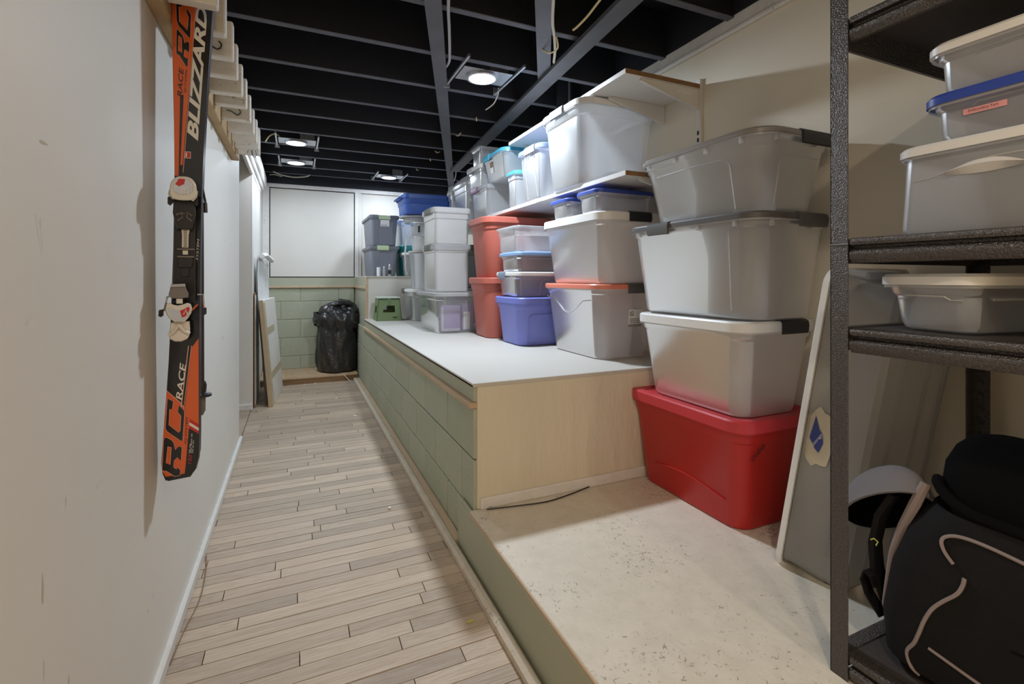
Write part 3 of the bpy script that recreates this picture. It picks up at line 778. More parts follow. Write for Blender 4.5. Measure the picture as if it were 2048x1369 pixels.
sticker(t, fc, '-X', .142, .078, .0445, .0555, 'pink', 'label')
ftext(t, fc, '-X', 'Embroidery Yarn', 'ink', .133, .0468, .044, .0065, 'label_text', 0, .0045)
shoebox('white-lidded shoe box under the top of the rack', 1.172, 1.50, .15, .565, 1.449, 1.55, 'lidwhite', 'shade')
t, fc = bin_('storage_tray', 'shallow clear tray with off-white lid on the lower rack board', 1.142, 1.482, .422, .622, .973, 1.089, 'shade', 'lidwhite', .016, .028, .03, 'storage box', rz=math.radians(-10), shoulder=.7,
             ribs=[('-X', [(.06, .064), (.048, .064), (.042, .071), (-.032, .071), (-.04, .064), (-.06, .064)], 'milky'), ('-Y', [(-.1, .066), (.1, .066)], 'milky')])

# tall clear box standing on end, tipped against the rack
tb = thing('underbed_box', 'long clear storage box with white lid stood on end by the rack', 'storage box', (1.36, 1.035, .2))
tb.rotation_euler = (math.radians(9.9), 0, 0)
ub = MB()
W_, Hh, Dp = .36, .90, .16
rings = []
for d, ins in ((0, .0), (-.012, .004), (-.1, .012), (-Dp + .012, .02), (-Dp, .032)):
    rings.append([(x, d - .018, z_) for x, z_ in [(q[0] + W_ / 2, q[1] + Hh / 2 + .01) for q in rr(W_ / 2 - ins, Hh / 2 - ins, .035, 0)]])
ub.loft(rings, cap1=True)
ub.build('body', 'frost', tb)
lb = MB()
lb.loft([[(q[0] + W_ / 2, d, q[1] + Hh / 2 + .01) for q in rr(W_ / 2 + e, Hh / 2 + e, .04, 0)] for d, e in ((-.02, .008), (-.02, .014), (-.004, .014), (.0, .010))], cap1=True)
lb.build('lid', 'lidwhite', tb)
for x0 in (.10, .22, .31):
    MB().bev(x0 - .008, x0 + .008, -Dp - .023, -Dp - .012, .06, .84, .004).build('molded_rib', 'frost', tb)
MB().bev(.03, .2, -.09, -.02, .905, .925, .006).build('end_grip', 'frost', tb)
# label remnant on the side of the box (x = 0 face)
gl = MB()
gl.add([(.0045, -.055 - .048 * math.cos(a) * (1 + .12 * math.sin(5 * a)), .44 + .085 * math.sin(a) * (1 + .1 * math.cos(7 * a))) for a in [2 * PI * k / 22 for k in range(22)]], [tuple(range(22))])
for i, v in enumerate(gl.v): gl.v[i] = (.0025, v[1], v[2])
gl.build('label_residue', 'glue', tb)
lab = MB().add([(.0008, -.040, .50), (.0008, -.056, .465), (.0008, -.066, .455), (.0008, -.072, .43), (.0008, -.064, .398), (.0008, -.052, .405), (.0008, -.032, .43)], [tuple(range(7))]).build('label', 'bluelab', tb)
text('label_text', 'Storage', 'ski_white', tb, (.0004, -.0495, .408), (0, -.42, .92), (0, .92, .42), .05, .011, .15)
text('label_text', 'Bo', 'ski_white', tb, (.0004, -.0445, .404), (0, -.42, .92), (0, .92, .42), .001, .0005)

# ------------------------------------------------------------------ backpack on the rack's lowest board
bp = thing('backpack', 'black backpack with mauve piping on the lowest rack board', 'backpack', (1.10, .0, .262))
def R2(x0, x1, y0, y1, r, z_, n=6):
    return rr((x1 - x0) / 2, (y1 - y0) / 2, r, z_, n, (x0 + x1) / 2, (y0 + y1) / 2)
bod = MB().loft([R2(.07, .36, .0, .62, .06, .0), R2(.05, .38, -.01, .645, .07, .02), R2(.05, .38, -.01, .655, .08, .09), R2(.06, .37, 0, .645, .09, .2),
                 R2(.07, .35, .01, .62, .09, .28), R2(.085, .32, .03, .595, .09, .325), R2(.095, .31, .04, .583, .09, .345), R2(.105, .30, .05, .575, .085, .340), R2(.115, .29, .06, .565, .08, .26)], True, True)
bod.build('body', 'canvas', bp)
MB().loft([R2(.12, .27, .04, .572, .06, .26), R2(.135, .28, .04, .582, .06, .36), R2(.155, .29, .05, .582, .06, .42), R2(.18, .30, .07, .572, .055, .455), R2(.20, .30, .10, .555, .045, .475), R2(.22, .29, .14, .53, .03, .482)], True, True).build('back_pad', 'mesh', bp)
MB().tube([(a, b, .343 + .045 * max(0, (b - .45) / .13)) for a, b, _ in R2(.098, .305, .045, .580, .088, 0)[8:20]], .010, 8).build('rim_roll', 'mesh', bp)
def bx_at(z_):
    zs = [.0, .02, .09, .2, .28, .325, .345]; xs = [.07, .05, .05, .06, .07, .085, .095]
    for i in range(len(zs) - 1):
        if z_ <= zs[i + 1]:
            f = (z_ - zs[i]) / (zs[i + 1] - zs[i]); return xs[i] + f * (xs[i + 1] - xs[i])
    return xs[-1]
def pip(pts, name='piping', r=.0035, m='piping'):
    out = []
    for i in range(len(pts) - 1):
        a, b, c_, d_ = pts[max(i - 1, 0)], pts[i], pts[i + 1], pts[min(i + 2, len(pts) - 1)]
        for k in range(5):
            f = k / 5
            out.append(tuple(.5 * (2 * b[j] + (c_[j] - a[j]) * f + (2 * a[j] - 5 * b[j] + 4 * c_[j] - d_[j]) * f * f + (3 * b[j] - a[j] - 3 * c_[j] + d_[j]) * f ** 3) for j in (0, 1)))
    out.append(pts[-1])
    def xf(y_, z_):
        e = max(0, y_ - .555)          # the front rounds away towards the end
        return bx_at(z_) - .002 + (.09 - math.sqrt(max(0, .09 ** 2 - min(e, .085) ** 2)))
    MB().tube([(xf(y_, z_), y_, z_) for y_, z_ in out], r, 6).build(name, m, bp)
pip([(.12, .275), (.2, .285), (.28, .295), (.36, .305), (.42, .312), (.47, .316), (.505, .314), (.525, .305), (.53, .293), (.522, .277), (.508, .262)])
pip([(.49, .245), (.492, .23), (.50, .21), (.52, .185), (.537, .16), (.549, .13), (.557, .10), (.565, .075), (.578, .05), (.575, .03), (.56, .012)])
pip([(.30, .058), (.38, .062), (.46, .07), (.54, .082)], r=.003)
pip([(.18, .16), (.25, .1605), (.35, .1605), (.42, .158)], 'seam', .0012, 'mesh')
# side panel trim, strap loops and the open top flap
MB().tube([(.11, .640, .03), (.105, .648, .09), (.11, .645, .15), (.115, .638, .21), (.12, .622, .27), (.125, .60, .33), (.14, .588, .375)], [.003, .006, .005, .007, .009, .011, .010], 8).build('side_trim', 'piping', bp)
def strap_loop(pts, wd, th, name, m):
    rings = []
    pts = [Vector(q) for q in pts]
    for i, q in enumerate(pts):
        d = (pts[min(i + 1, len(pts) - 1)] - pts[max(i - 1, 0)]).normalized()
        s_ = Vector((1, 0, 0)) * wd / 2
        n_ = d.cross(Vector((1, 0, 0))).normalized() * th / 2
        rings.append([q - s_ - n_, q + s_ - n_, q + s_ + n_, q - s_ + n_])
    MB().loft(rings, True, True).build(name, m, bp)
strap_loop([(.14, .645, .33), (.14, .675, .27), (.14, .688, .20), (.14, .684, .14), (.14, .662, .08), (.14, .645, .05)], .035, .012, 'shoulder_strap', 'canvas')
strap_loop([(.12, .66, .05), (.12, .69, .085), (.12, .70, .115), (.12, .694, .135), (.12, .68, .13), (.12, .672, .11)], .03, .004, 'strap_tail', 'canvas')
fo, fi = MB(), MB()
FC = Vector((.155, .672, .275)); FN = Vector((-.62, -.42, -.66)).normalized()
FA = Vector((0, -.62, .78)); FA = (FA - FN * FA.dot(FN)).normalized(); FB = FN.cross(FA)
def flap(k, j, e=0):
    a = 2 * PI * k / 28; b = (PI / 2) * j / 9
    ra, rb, rh = .118 - e, .066 - e, .105 - e
    wob = 1 + .05 * math.sin(3 * a + 1) * math.sin(2 * b)
    return FC + FA * (ra * math.cos(a) * math.cos(b) * wob) + FB * (rb * math.sin(a) * math.cos(b) * wob) - FN * (rh * math.sin(b)) 
for mb_, e in ((fo, 0), (fi, .006)):
    mb_.loft([[flap(k, j, e) for k in range(28)] for j in range(9)], cap1=True)
fo.loft([[flap(k, 0, 0) for k in range(28)], [flap(k, 0, .006) for k in range(28)]])
fo.build('flap', 'greycloth', bp); fi.build('flap_lining', 'mesh', bp)
MB().tube([(.10, .675, .22), (.10, .668, .226), (.10, .66, .222), (.10, .664, .212)], .0015, 5).build('thread_tag', 'yellow', bp)

# ------------------------------------------------------------------ things by the far wall
# black bin liner, full
tr = thing('trash_bag', 'full black plastic bag standing on the low step', 'bag', (.42, 5.63, .071))
mb = MB(); rings = []
prof = [(.20, 0), (.235, .012), (.248, .05), (.252, .15), (.255, .30), (.258, .42), (.262, .50), (.268, .56), (.266, .62), (.252, .665), (.22, .695), (.165, .715), (.11, .725), (.06, .73), (.02, .73)]
fine = []
for i in range(len(prof) - 1):
    for q in range(4):
        f = q / 4; fine.append((prof[i][0] * (1 - f) + prof[i + 1][0] * f, prof[i][1] * (1 - f) + prof[i + 1][1] * f))
fine.append(prof[-1])
NA = 96
for r_, z_ in fine:
    ring_ = []
    for k in range(NA):
        a = 2 * PI * k / NA
        tw = a + z_ * 1.7
        fold = .020 * abs(math.sin(2.5 * tw + 1.3)) ** .7 + .010 * abs(math.sin(6 * tw - z_ * 7))
        nz = noise.noise(Vector((math.cos(a) * 2.2, math.sin(a) * 2.2, z_ * 5))) * .018
        crease = .022 * noise.ridged_multi_fractal(Vector((math.cos(a) * 3, math.sin(a) * 3, z_ * 8)), 1, 2, 3, 1, 2) if z_ > .42 else .009 * noise.ridged_multi_fractal(Vector((math.cos(a) * 3, math.sin(a) * 3, z_ * 5)), 1, 2, 3, 1, 2)
        q_ = max(.004, r_ + nz - fold - crease * min(1, r_ / .1) + .006) * (1 if r_ > .1 else 1)
        zz_ = z_ + (.03 * math.sin(a * 2 + 1) + .02 * math.cos(3 * a)) * max(0, (z_ - .5) / .2)
        ring_.append((q_ * math.cos(a) * .92, q_ * math.sin(a) * .92, max(0, zz_)))
    rings.append(ring_)
mb.loft(rings, True, True)
mb.build('sack', 'bag', tr, ang=60)
cuff = MB(); rings = []
for i in range(9):
    f = i / 8
    ring_ = []
    for k in range(NA):
        a = 2 * PI * k / NA
        base = .258 + .020 * math.sin(PI * f) + .024 * noise.noise(Vector((math.cos(a) * 5, math.sin(a) * 5, f * 2.5))) - .012 * abs(math.sin(5 * a + 3 * f))
        zz_ = .49 + f * .15 + .025 * math.sin(2 * a + .6) * (1 - f) + .02 * noise.noise(Vector((math.cos(a) * 3, math.sin(a) * 3, 4)))
        ring_.append((base * .94 * math.cos(a), base * .94 * math.sin(a), zz_))
    rings.append(ring_)
cuff.loft(rings)
cuff.build('folded_cuff', 'bag', tr, ang=60)
kn = MB()
kn.tube([(-.15, -.09, .69), (-.09, -.10, .715), (-.02, -.10, .735), (.04, -.09, .745), (.09, -.06, .735)], [.012, .03, .034, .03, .02], 10)
kn.tube([(.03, -.08, .75), (.10, -.07, .735), (.18, -.05, .69)], [.02, .026, .015], 10)
kn.build('knot', 'bag', tr, ang=60)

# leaning flat boxes and sheets at the opening
def slab(name, label, cat, y0, y1, x0, th, h, tilt, m, edge=None, z0=0):
    t = thing(name, label, cat, (x0, y0, z0))
    t.rotation_euler = (0, -tilt, -math.radians(5))
    return t
fb = slab('flat_carton', 'flat white carton with taped tan edges leaning by the opening', 'carton', 4.52, 5.28, -.178, .05, .92, math.radians(4.8), 'card')
MB().bev(-.030, 0, 0, .72, .0, .90, .003).build('carton_body', 'card', fb)
MB().box(-.031, .0, -.002, .001, .0, .90).build('carton_edge', 'cardtan', fb)
MB().box(-.001, .0015, -.002, .10, .0, .88).build('edge_tape', 'tape', fb)
MB().box(-.001, .0018, .08, .5, .60, .66).build('cross_tape', 'tape', fb)
MB().box(-.001, .0018, .08, .72, .22, .28).build('cross_tape', 'tape', fb)
fs = thing('foam_sheet', 'tall white foam sheet folded over behind the flat carton', 'foam sheet', (-.238, 4.60, 0))
fs.rotation_euler = (0, 0, -math.radians(5))
g = []
for i in range(15):
    z_ = 1.28 * i / 14
    g.append([(-.058 * z_ + .004 * math.sin(5 * z_ + q * .9) + (.035 * max(0, (z_ - 1.1)) * 2), .02 + .62 * q / 8 + .05 * max(0, z_ - .9) * (1 if q == 0 else .3), z_) for q in range(9)])
mbf = MB(); mbf.loft(g, closed=False); mbf.loft([[(x_ - .008, y_, z_) for x_, y_, z_ in r_] for r_ in g], closed=False)
mbf.build('sheet', 'foam', fs)
MB().tube([(-.035, .06, 1.27), (-.03, .25, 1.285), (-.025, .45, 1.26), (-.03, .62, 1.25)], .022, 8).build('rolled_top', 'foam', fs)
bb = thing('hardboard_panel', 'thin brown hardboard panel behind the white carton', 'panel', (-.307, 4.54, 0))
MB().bev(-.012, -.004, 0, .45, 0, .96, .002).build('board', 'particle', bb)
MB().box(-.004, -.002, .01, .44, .02, .94).build('white_back', 'foam', bb)
# green folding stool
fs = thing('step_stool', 'green plastic folding step stool on the wide ledge', 'stool', (.80, 4.72, .681))
def stool_face(p0, p1, p2, p3, hole, th):
    """panel between four corners with a rectangular opening (u0,u1,v0,v1), thickness vector th"""
    p0, p1, p2, p3, th = map(Vector, (p0, p1, p2, p3, th))
    P = lambda u_, v_: (p0 * (1 - u_) + p1 * u_) * (1 - v_) + (p3 * (1 - u_) + p2 * u_) * v_
    us = [0, hole[0], hole[1], 1]; vs = [0, hole[2], hole[3], 1]
    mb = MB()
    for i in range(3):
        for j in range(3):
            if i == 1 and j == 1: continue
            q = [P(us[i], vs[j]), P(us[i + 1], vs[j]), P(us[i + 1], vs[j + 1]), P(us[i], vs[j + 1])]
            mb.loft([q, [a + th for a in q]], True, True)
    return mb
W0, W1, L0, L1, HS = .118, .098, .115, .095, .208
stool_face((-W0, -L0, 0), (W0, -L0, 0), (W1, -L1, HS), (-W1, -L1, HS), (.24, .74, .38, .68), (0, .006, 0)).build('front_panel', 'stool', fs)
stool_face((-W0, L0, 0), (W0, L0, 0), (W1, L1, HS), (-W1, L1, HS), (.2, .55, .44, .68), (0, -.006, 0)).build('rear_panel', 'stool', fs)
for sgn in (-1, 1):
    stool_face((sgn * W0, -L0, 0), (sgn * W0, L0, 0), (sgn * W1, L1, HS), (sgn * W1, -L1, HS), (.3, .7, .34, .66), (-sgn * .006, 0, 0)).build('side_panel', 'stool', fs)
MB().bev(-.105, .105, -.10, .10, HS, HS + .014, .004).build('top_step', 'stooltop', fs)
for sgn in (-1, 1):
    MB().bev(-.10 if sgn < 0 else .012, -.012 if sgn < 0 else .10, -L1 - .004, -L1 + .002, HS - .008, HS - .001, .001).build('hinge_slot', 'ink', fs)
MB().bev(-.006, .006, -L1 - .012, -L1 - .002, .145, HS - .01, .002).build('fold_strap', 'stool', fs)
MB().bev(.03, .07, -L0 - .004, -L0 + .003, .028, .036, .001).build('foot_slot', 'ink', fs)

# ------------------------------------------------------------------ lumber blocks above the left wall, hooks
rl = thing('peg_rail', 'bare timber rail fixed along the top of the wall', 'rail', (-.34, .9, 1.765))
MB().bev(0, .038, 0, 2.33, 0, .14, .004).build('rail', 'tanwood', rl)
BZ0, BZ1 = 1.787, 1.907
for i, yy in enumerate([1.17, 1.455, 1.615, 1.785, 1.948, 2.125, 2.271, 2.466, 2.667, 2.832, 2.981, 3.17]):
    if i == 11: yy = 3.12
    mbk = MB().bev(-.302, -.186 + random.uniform(-.003, .003), yy, yy + .038, BZ0, BZ1, .004)
    words = ['well before the skis', 'just before the ski tips', 'just behind the ski tips', 'second past the skis', 'third past the skis', 'fourth past the skis', 'fifth past the skis', 'sixth past the skis', 'seventh past the skis', 'eighth past the skis', 'next to last in the row', 'last of the row by the opening'][i]
    tag(mbk.build('timber_peg', 'whitewood'), 'whitewashed timber peg on the wall rail, ' + words, 'timber peg', 'timber pegs on the wall rail')
tag(MB().bev(-.34, -.20, 3.30, 3.345, 1.86, 1.99, .004).build('timber_block', 'whitewood'), 'bigger whitewashed block past the end of the pegs', 'timber block')
def hook(x, y_, z_, label, sc=1):
    tag(MB().tube([(x - .03 * sc, y_, z_ + .008), (x - .012 * sc, y_, z_ + .006), (x + .002, y_, z_ - .004), (x + .012 * sc, y_, z_ - .009), (x + .021 * sc, y_, z_ - .003), (x + .024 * sc, y_, z_ + .009), (x + .017 * sc, y_, z_ + .018)], .0021, 6).build('screw_hook', 'blackwire'), label, 'hook', 'hooks in the timber pegs')
hook(-.24, 1.780, 1.815, 'black screw hook on a timber peg past the ski')
hook(-.25, 2.462, 1.815, 'black screw hook farther along the pegs')
hook(-.24, 3.115, 1.83, 'black screw hook with a wire loop on the last peg')
tag(MB().tube([(-.222, 3.112, 1.83), (-.232, 3.11, 1.805), (-.225, 3.11, 1.775), (-.212, 3.11, 1.768), (-.205, 3.11, 1.785), (-.215, 3.112, 1.825)], .002, 6).build('wire_loop', 'blackwire'), 'thin wire loop hanging from the last hook', 'wire loop')

# ------------------------------------------------------------------ skis
KS = 1.341e-3   # metres per template unit
def sk(u_, v_, d=0):
    """ski template (drawing units across and down, measured on a raised binding as drawn) to metres from the ski's foot"""
    u2 = u_ + 252 * max(0, d - .0085)
    v2 = v_ - (v_ - 557) * .73 * max(0, d - .0085)
    return ((u2 - 366) * KS / 1.161, -d, (960 - v2) * KS)
def ski(name, label, loc, full=True):
    t = thing(name, label, 'ski', loc, 'a pair of skis', math.radians(-6))
    L_ = [(333, 955), (327, 940), (324.5, 920), (327.5, 880), (331, 830), (335, 780), (339, 720), (343, 640), (345.5, 570), (348, 500), (350, 420), (350.5, 340), (349.5, 250), (347.5, 165), (345.5, 60), (345, 0), (346, -30), (352, -60), (364, -85)]
    R_ = [(383, 951), (393, 938), (399, 915), (399.7, 870), (399.8, 800), (400, 720), (400.3, 650), (401, 590), (402, 510), (404, 420), (407, 340), (411, 250), (416, 165), (424, 60), (428, 0), (430, -30), (428, -60), (416, -85)]
    L_ = L_[:len(R_) + 1]
    poly = L_ + R_[::-1]
    front = [sk(u_, v_, .006) for u_, v_ in poly]
    back = [sk(u_, v_, -.005) for u_, v_ in poly]
    MB().loft([front, back], True, True).build('core', 'ski_side', t)
    if full:
        pass
    return t, L_, R_
t, SL, SR = ski('ski', 'black and orange race ski with white binding hung on the wall', (-.2766, 1.544, .5375))
def edge(tab, v_):
    for a, b in zip(tab, tab[1:]):
        if b[1] <= v_ <= a[1]:
            f = (v_ - a[1]) / (b[1] - a[1]); return a[0] + f * (b[0] - a[0])
    return tab[0][0] if v_ > tab[0][1] else tab[-1][0]
def deco(pts, m, d, name='top_graphic'):
    return MB().add([sk(a, b, d) for a, b in pts], [tuple(range(len(pts)))]).build(name, m, t)
RI = 6   # right sidewall bevel seen from the front
def sheet(v0, v1, l, r, m, d, n=10, name='top_graphic'):
    g_ = [[], []]
    for k in range(n + 1):
        v_ = v0 + (v1 - v0) * k / n
        a = l(v_); b = r(v_)
        g_[0].append(sk(a, v_, d)); g_[1].append(sk(b, v_, d))
    return MB().loft(g_, closed=False).build(name, m, t)
eL = lambda v_: edge(SL, v_) + .6
eR = lambda v_: edge(SR, v_) - .6
lin = lambda u0, v0, u1, v1: (lambda v_: u0 + (u1 - u0) * (v_ - v0) / (v1 - v0))
sheet(950, -80, eL, eR, 'ski_black', .0065, 40, 'top_sheet')
# upper orange panel
sheet(330, -80, eL, lin(394, 0, 367, 330), 'ski_orange', .0070, 24)
sheet(352, 330, eL, lin(359, 352, 361, 330), 'ski_orange', .0070, 4)
sheet(352, 190, lin(359, 352, 362, 190), lin(361.5, 352, 369, 190), 'ski_black', .0074, 10)
sheet(345, -80, lin(367.5, 345, 394, 0), lin(368.6, 345, 395.2, 0), 'ski_pink', .0074, 16)
# lower graphics
deco([(385, 694), (399, 676), (399.3, 858), (382, 838), (371, 815)], 'ski_orange', .0070)
deco([(335.5, 779), (362, 803), (371, 816), (383, 838), (380, 866), (371, 946), (334, 947), (327, 936), (325.5, 920), (329, 866)], 'ski_orange', .0072)
sheet(812, 690, lin(363, 812, 378, 690), lin(365, 812, 379.6, 690), 'ski_pink', .0074, 3)
sheet(812, 690, lin(369, 812, 384.5, 690), lin(370, 812, 385.6, 690), 'ski_pink', .0074, 3)
deco([(335.3, 778), (336.3, 777.2), (363, 802), (371.6, 814.5), (370.8, 815.4), (362, 803.4)], 'ski_pink', .0075)
deco([(381, 836), (399.4, 849), (399.4, 856), (380.6, 843)], 'ski_red', .0076)
deco([(380.6, 843), (399.4, 856), (399.4, 862), (380.2, 849)], 'ski_white', .0076)
deco([(380.2, 849), (399.4, 862), (399.4, 868), (379.8, 855)], 'ski_red', .0076)
deco([(379.6, 855), (399.4, 868), (399.2, 915), (394, 935), (386, 944), (371.6, 946)], 'ski_black', .0077)
deco([(333, 948), (389, 943), (383, 952), (338, 956)], 'ski_black', .0078, 'tail_guard')
UP, LFT = (0, 0, 1), (-1, 0, 0)
def stext(body, m, v0, v1, u_base, u_top, lean, shear=.3, d=.0082, bold=0, name='lettering'):
    """lettering reading upward from v0 to v1, letters standing from u_base to u_top; lean tilts the line"""
    o_ = sk(u_base, v0, 0)
    ux = Vector(((lean) * KS / 1.161, 0, (v0 - v1) * KS)).normalized()
    ln = math.hypot(lean / 1.161, v0 - v1) * KS
    ux_, uy_ = ux, Vector((-ux.z, 0, ux.x))
    return text(name, body, m, t, (o_[0], -d, o_[2]), ux_, uy_, ln, abs(u_base - u_top) * KS / 1.161, shear, 0, bold)
stext('BLIZZARD', 'ski_white', 280, 6, 398, 375, 20, .35, bold=.035)
def letter(outer, counter=None):
    deco(outer, 'ski_black', .0082, 'lettering')
    for ring_ in (outer, counter):
        if ring_:
            if ring_ is counter: deco(ring_, 'ski_orange', .0084, 'lettering')
            MB().tube([sk(a, b, .0083) for a, b in ring_ + ring_[:1]], .0007, 4, False).build('letter_outline', 'ski_pink', t)
letter([(337, 792), (349, 799), (347, 814), (341.7, 814), (340.3, 845), (359.5, 861.6), (362.2, 859), (363.8, 829), (357, 821), (360, 807), (370.6, 819), (371, 826), (367.7, 877), (364, 879.7), (336.4, 858), (333, 851)])
letter([(326.6, 932.8), (329.9, 872.6), (332, 869.8), (336.4, 869.3), (346.3, 875.9), (350, 881.4), (352.9, 895.6), (360, 888.5), (366, 891.8), (364.4, 918.6), (356.7, 911), (350.7, 916.4), (349.6, 929.6), (355.6, 934), (356.2, 930), (363.3, 936), (362.2, 947), (351.8, 948.2), (333, 934.5), (332, 936.7)],
       [(338, 888), (344.7, 890), (342.5, 923.5), (334.8, 919.7)])
letter([(353.5, -2), (354.8, 44.7), (359.4, 55), (380.5, 76), (383, 73.6), (384.4, 29), (376.5, 17), (374, 23.7), (378.5, 34), (376.5, 61), (360.7, 44.7), (360, 15.8), (366, 15.8), (364, 2.6), (358, 0)])
letter([(354.8, 59), (362, 65.7), (368.6, 73.6), (371.3, 86.8), (377.8, 82), (381, 86.8), (380.5, 106.5), (375.9, 101), (371.3, 100), (370, 113), (374.5, 116.3), (378.5, 116.3), (377.8, 134), (372.6, 131.4), (359.4, 111.7), (358, 113), (354.2, 107.8)],
       [(359.4, 73.6), (365.3, 77.5), (365.3, 106.5), (358.8, 103.8)])
stext('RACE', 'ski_black', 196, 136, 365.5, 356, 4, .3, bold=.01)
stext('IQ-SYSTEM', 'ski_black', 186, 140, 374, 369, 4, .3)
stext('RACE', 'ski_white', 798, 724, 366, 353, 9, .25, bold=.02)
stext('IQ-SYSTEM', 'ski_black', 886, 832, 375.5, 370.5, 3, .3)
stext('150', 'ski_red', 927, 908, 385, 377.5, 1.5, .3)
for q in range(3):
    stext(['RADIUS', 'ALL MOUNTAIN', 'TIP WAIST TAIL'][q] if False else ['aa aa', 'aaa aaaa aa', 'aaa aa aaa'][q], 'ski_white', 905, [886, 866, 880][q], 381.5 + q * 3.2, 379.4 + q * 3.2, 2, .2, name='small_print')
stext('SYSTEM', 'ski_white', 520, 476, 398, 393.5, 3, .3)
deco([(371, 302.5), (383.5, 302.5), (383.5, 316), (371, 316)], 'ski_white', .0080, 'emblem')
deco([(372, 303.5), (382.5, 303.5), (382.5, 315), (372, 315)], 'ski_red', .0083, 'emblem')
deco([(373.5, 305), (376, 305), (376, 313.5), (373.5, 313.5)], 'ski_white', .0086, 'emblem')
# binding plate, toe piece, heel piece
def plate(pts, d0, d1, m, name, parent=None, bevel=1.5):
    cu_ = sum(p_[0] for p_ in pts) / len(pts); cv_ = sum(p_[1] for p_ in pts) / len(pts)
    def shrink(k_): return [(cu_ + (a - cu_) * k_, cv_ + (b - cv_) * k_) for a, b in pts]
    return MB().loft([[sk(a, b, d0) for a, b in pts], [sk(a, b, d1 - .003) for a, b in pts], [sk(a, b, d1) for a, b in shrink(.93)]], True, True).build(name, m, parent or t)
def blob(c, hw, hh, ex=2.6, n=28, skew=0):
    return [(c[0] + hw * math.copysign(abs(math.cos(a)) ** (2 / ex), math.cos(a)) * (1 + skew * math.sin(a)), c[1] - hh * math.copysign(abs(math.sin(a)) ** (2 / ex), math.sin(a))) for a in [2 * PI * k / n for k in range(n)]]
plate([(350, 425), (393, 425), (393, 600), (347, 600)], .006, .018, 'bind_black', 'binding_plate')
plate([(350, 400), (391, 400), (394, 425), (389, 445), (386, 458), (356, 458), (352, 445), (348, 425)], .014, .034, 'bind_black', 'toe_base')
plate([(338, 395), (350, 388), (353, 402), (343, 412), (338, 408)], .016, .036, 'bind_black', 'toe_wing')
plate([(396, 388), (390, 388), (388, 402), (394, 412), (398, 406)], .016, .036, 'bind_black', 'toe_wing')
plate(blob((351.5 + 17, 376), 26, 24, 2.8, 28, -.16), .034, .062, 'bind_white', 'toe_cap')
plate([(339.5, 390), (341, 380), (397, 380), (395.5, 392), (388, 401), (380, 397), (356, 396), (348, 399)], .03, .058, 'bind_white', 'toe_cap_lip')
plate(blob((368, 372), 19, 16, 2.8, 24, -.12), .060, .0645, 'chrome', 'toe_window')
deco([(353, 368), (360, 357), (372, 357), (370, 367), (360, 372)], 'ski_red', .0650, 'toe_mark')
text('toe_mark', 'M', 'ski_white', t, sk(364, 388, .0651), (1, 0, 0), (0, 0, 1), .018, .02)
for u_ in (361, 371, 381):
    MB().tube([sk(355, 430, .035), sk(366, 424, .036), sk(367, 434, .036), sk(357, 441, .035)] if u_ == 361 else [sk(386, 430, .035), sk(376, 424, .036), sk(376, 434, .036), sk(385, 441, .035)] if u_ == 371 else [sk(355, 428, .034), sk(371, 426, .034)], .0016, 5).build('toe_groove', 'bind_grey', t)
plate([(364, 457), (382, 457), (379.5, 468), (379, 495), (365.5, 495), (366, 468)], .018, .024, 'bind_white', 'scale_slide')
for q in range(11):
    deco([(369, 459.5 + q * 3.2), (376, 459.5 + q * 3.2), (376, 460.8 + q * 3.2), (369, 460.8 + q * 3.2)], 'ink', .0245, 'scale_mark')
plate([(367, 500), (378.5, 500), (378, 508.5), (367.5, 508.5)], .018, .024, 'bind_white', 'scale_button')
plate([(355, 496), (391, 496), (391, 499), (355, 499)], .018, .023, 'bind_grey', 'scale_frame')
plate([(356, 511), (390, 511), (390, 514), (356, 514)], .018, .023, 'bind_grey', 'scale_frame')
plate([(363, 534), (380, 534), (380, 552), (363, 552)], .018, .022, 'bind_black', 'plate_recess')
plate([(358, 514), (388, 514), (386, 534), (357, 534)], .018, .024, 'bind_black', 'plate_cover')
plate([(345, 567), (372, 566), (374, 576), (379, 586), (378, 594), (362, 596), (346, 595), (340, 589), (343, 577)], .02, .055, 'bind_grey', 'heel_housing')
plate([(345, 567.5), (372, 566.5), (373, 572), (344, 573)], .05, .060, 'gray', 'heel_bar')
plate([(355, 596), (367.5, 596), (367.5, 606), (355, 606)], .03, .058, 'bind_white', 'heel_stem')
heart = [(336, 607), (342, 604), (350, 608), (358, 609.5), (367, 608), (376, 604.5), (383, 607), (385.5, 615), (384, 625), (378, 635), (371, 643), (352, 643), (344, 637), (337, 628), (334, 617)]
plate(heart, .03, .062, 'bind_white', 'heel_cap')
hw = [(338.5, 613), (345, 614), (352, 618.5), (359, 620), (368, 618), (376, 612), (381, 614), (380.5, 622), (375, 632), (366, 641), (356, 641), (346, 634), (340, 624)]
deco(hw, 'chrome', .0630, 'heel_window')
deco([(362, 620), (369, 617.5), (378, 612.5), (381, 615), (379, 622), (372, 632), (366, 634)], 'ski_red', .0633, 'heel_mark')
MB().tube([sk(369, 628, .0636), sk(373, 618, .0638), sk(378, 630, .0636)], .0016, 5).build('heel_mark', 'ski_white', t)
lev = [(344, 643), (381, 641), (382, 655), (381, 668), (376, 677), (365, 681.5), (352, 681), (343, 676), (340, 668), (343, 655)]
plate(lev, .025, .048, 'bind_white', 'heel_lever')
MB().loft([[sk(358 + 19 * math.cos(a) + 3, 670 - (9 if math.sin(a) < 0 else 16 * (1 - abs(math.cos(a)))) * math.sin(a), .0485) for a in [2 * PI * k / 24 for k in range(24)]]], cap0=True).build('lever_dish', 'cardtan' if False else 'bind_white', t)
